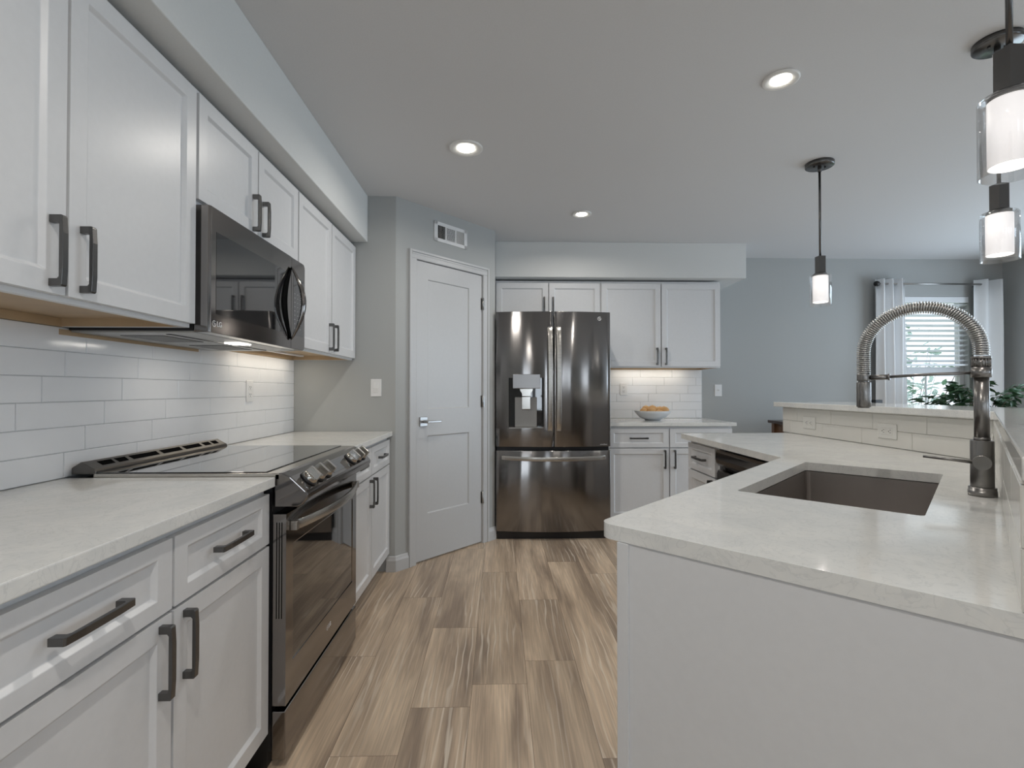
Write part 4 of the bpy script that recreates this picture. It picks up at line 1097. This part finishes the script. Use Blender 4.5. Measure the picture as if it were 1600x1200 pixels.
sp = thing('small_black_box', 'small black box standing in front of the left curtain, just above the bar top', 'device', (3.34, 4.28, 0))
MB().box(-0.032, 0.032, -0.03, 0.03, 1.058, 1.098).build('housing', M_black, sp, bevel=0.003)  # unidentified dark object; its stand and base are added supports
MB().cyl((0, 0, 0.02), (0, 0, 1.058), 0.010, n=14).build('stand', M_black, sp)
MB().cyl((0, 0, 0), (0, 0, 0.02), 0.12, n=28).build('base', M_black, sp)
# wooden console against the back wall
tb = thing('wooden_desk', 'small walnut table with dark top behind the peninsula by the back wall', 'table', (2.44, 3.95, 0), math.radians(-4))
MB().box(-0.02, 0.72, -0.03, 0.50, 0.885, 0.910).build('tabletop', M_walnut2, tb, bevel=0.003)
for x in (0.0, 0.65):
    for y in (0.0, 0.42): MB().box(x, x+0.05, y, y+0.05, 0.0, 0.885).build('leg', M_walnut, tb, bevel=0.002)
MB().box(0.05, 0.65, 0.01, 0.03, 0.835, 0.885).build('apron', M_walnut, tb)
MB().box(0.06, 0.65, 0.44, 0.455, 0.10, 0.885).build('back_panel', M_dark, tb)
MB().box(0.02, 0.035, 0.05, 0.42, 0.10, 0.885).build('side_panel', M_walnut, tb)
MB().box(0.66, 0.675, 0.05, 0.42, 0.10, 0.885).build('side_panel', M_walnut, tb)
MB().box(0.035, 0.66, 0.04, 0.44, 0.10, 0.12).build('shelf', M_walnut, tb)

# plants
def leafmesh(mb, p, d, L, W, mi=0):
    d = d.normalized(); s_ = d.cross(Vector((0, 0, 1)))
    if s_.length < 0.1: s_ = Vector((1, 0, 0))
    s_.normalize(); u = s_.cross(d); s_ = (s_+u*random.uniform(-0.8, 0.8)).normalized(); nn = s_.cross(d)
    pts = [p, p+d*L*0.3+s_*W/2, p+d*L*0.62+s_*W*0.40, p+d*L-nn*L*0.12, p+d*L*0.62-s_*W*0.40, p+d*L*0.3-s_*W/2, p+d*L*0.35-nn*L*0.06, p+d*L*0.66-nn*L*0.09]
    mb.add(pts, [(0, 1, 6), (0, 6, 5), (1, 2, 7, 6), (6, 7, 4, 5), (2, 3, 7), (7, 3, 4)], mi)
pl = thing('potted_plant', 'leafy green ficus plant below the right curtain, seen over the bar', 'plant', (4.20, 4.16, 0))
mb = MB(); mb.lathe([(0, 0.0), (0.13, 0.0), (0.17, 0.30), (0.175, 0.32), (0.155, 0.32), (0.15, 0.28), (0, 0.28)], 32); mb.build('pot', M_pot, pl)
mb = MB(); lf = MB(); rnd = random.Random(11)
for k in range(24):
    az = rnd.uniform(0, 2*PI); reach = rnd.uniform(0.15, 0.52); top = rnd.uniform(0.98, 1.27)-0.12*reach
    if k < 6: az = rnd.uniform(PI*0.92, PI*1.12); reach = rnd.uniform(0.18, 0.36)
    P = []
    for i in range(9):
        q = i/8; P.append(Vector((math.cos(az)*reach*q**1.6, math.sin(az)*reach*0.75*q**1.6, 0.28+(top-0.28)*math.sin(q*1.75)/math.sin(1.75 if top else 1)*1.0)))
    mb.tube(P, [0.007*(1-i/10) for i in range(9)], n=6)
    for i in range(4, 9):
        for _ in range(6):
            q = P[i]+Vector((rnd.uniform(-.03, .03), rnd.uniform(-.03, .03), rnd.uniform(-.03, .03)))
            dd = Vector((math.cos(az)+rnd.uniform(-1, 1), math.sin(az)+rnd.uniform(-1, 1), rnd.uniform(-0.5, 0.35)))
            leafmesh(lf, q, dd, rnd.uniform(0.065, 0.105), rnd.uniform(0.03, 0.045))
mb.build('stems', M_bark, pl); lf.build('foliage', M_leaf, pl)
# outside: lawn, a shrub seen through the lower sash, a white garden fence
lawn = MB().box(-12, 22, BY+0.3, 30, -0.12, -0.06).build('lawn', M_lawn); struct(lawn)
sh = thing('garden_shrub', 'pale green shrub growing outside the window', 'shrub', (5.15, 6.1, -0.06))
mb = MB(); lf = MB(); rnd = random.Random(4)
for k in range(16):
    az = rnd.uniform(0, 2*PI); reach = rnd.uniform(0.2, 0.75); top = rnd.uniform(1.0, 2.2)
    P = [Vector((math.cos(az)*reach*(i/8)**1.2, math.sin(az)*reach*(i/8)**1.2, top*i/8)) for i in range(9)]
    mb.tube(P, [0.010*(1-i/11) for i in range(9)], n=6)
    for i in range(2, 9):
        for _ in range(6):
            q = P[i]+Vector((rnd.uniform(-.08, .08), rnd.uniform(-.08, .08), rnd.uniform(-.06, .06)))
            leafmesh(lf, q, Vector((rnd.uniform(-1, 1), rnd.uniform(-1, 1), rnd.uniform(-0.3, 0.8))), rnd.uniform(0.09, 0.14), rnd.uniform(0.04, 0.06))
mb.build('branches', M_bark, sh); lf.build('foliage', M_leafout, sh)
# guessed windows out of view, added as openings for the fill lights
for nm, cx, cy, rz, wd, z0, z1 in [('window_2', RX+0.06, 3.00, R90, 2.40, 0.06, 2.15), ('window_7', RX+0.06, -1.60, R90, 1.80, 0.60, 2.10)]+[('window_%d' % (i_+3), wx, REAR-0.06, 0.0, 0.5, 0.40, 2.20) for i_, wx in enumerate(REARW)]:
    e_ = bpy.data.objects.new(nm, None); COL.objects.link(e_); e_.location = (cx, cy, 0); e_.rotation_euler = (0, 0, rz); struct(e_)
    mb = MB(); h = wd/2
    mb.box(-h, -h+0.06, -0.03, 0.03, z0, z1); mb.box(h-0.06, h, -0.03, 0.03, z0, z1); mb.box(-0.035, 0.035, -0.03, 0.03, z0, z1); mb.box(-h, h, -0.03, 0.03, z1-0.06, z1); mb.box(-h, h, -0.03, 0.03, z0, z0+0.06)
    mb.build('window_frame', M_trim, e_)
    MB().box(-h+0.06, h-0.06, -0.003, 0.003, z0+0.06, z1-0.06).build('pane', M_pane, e_)
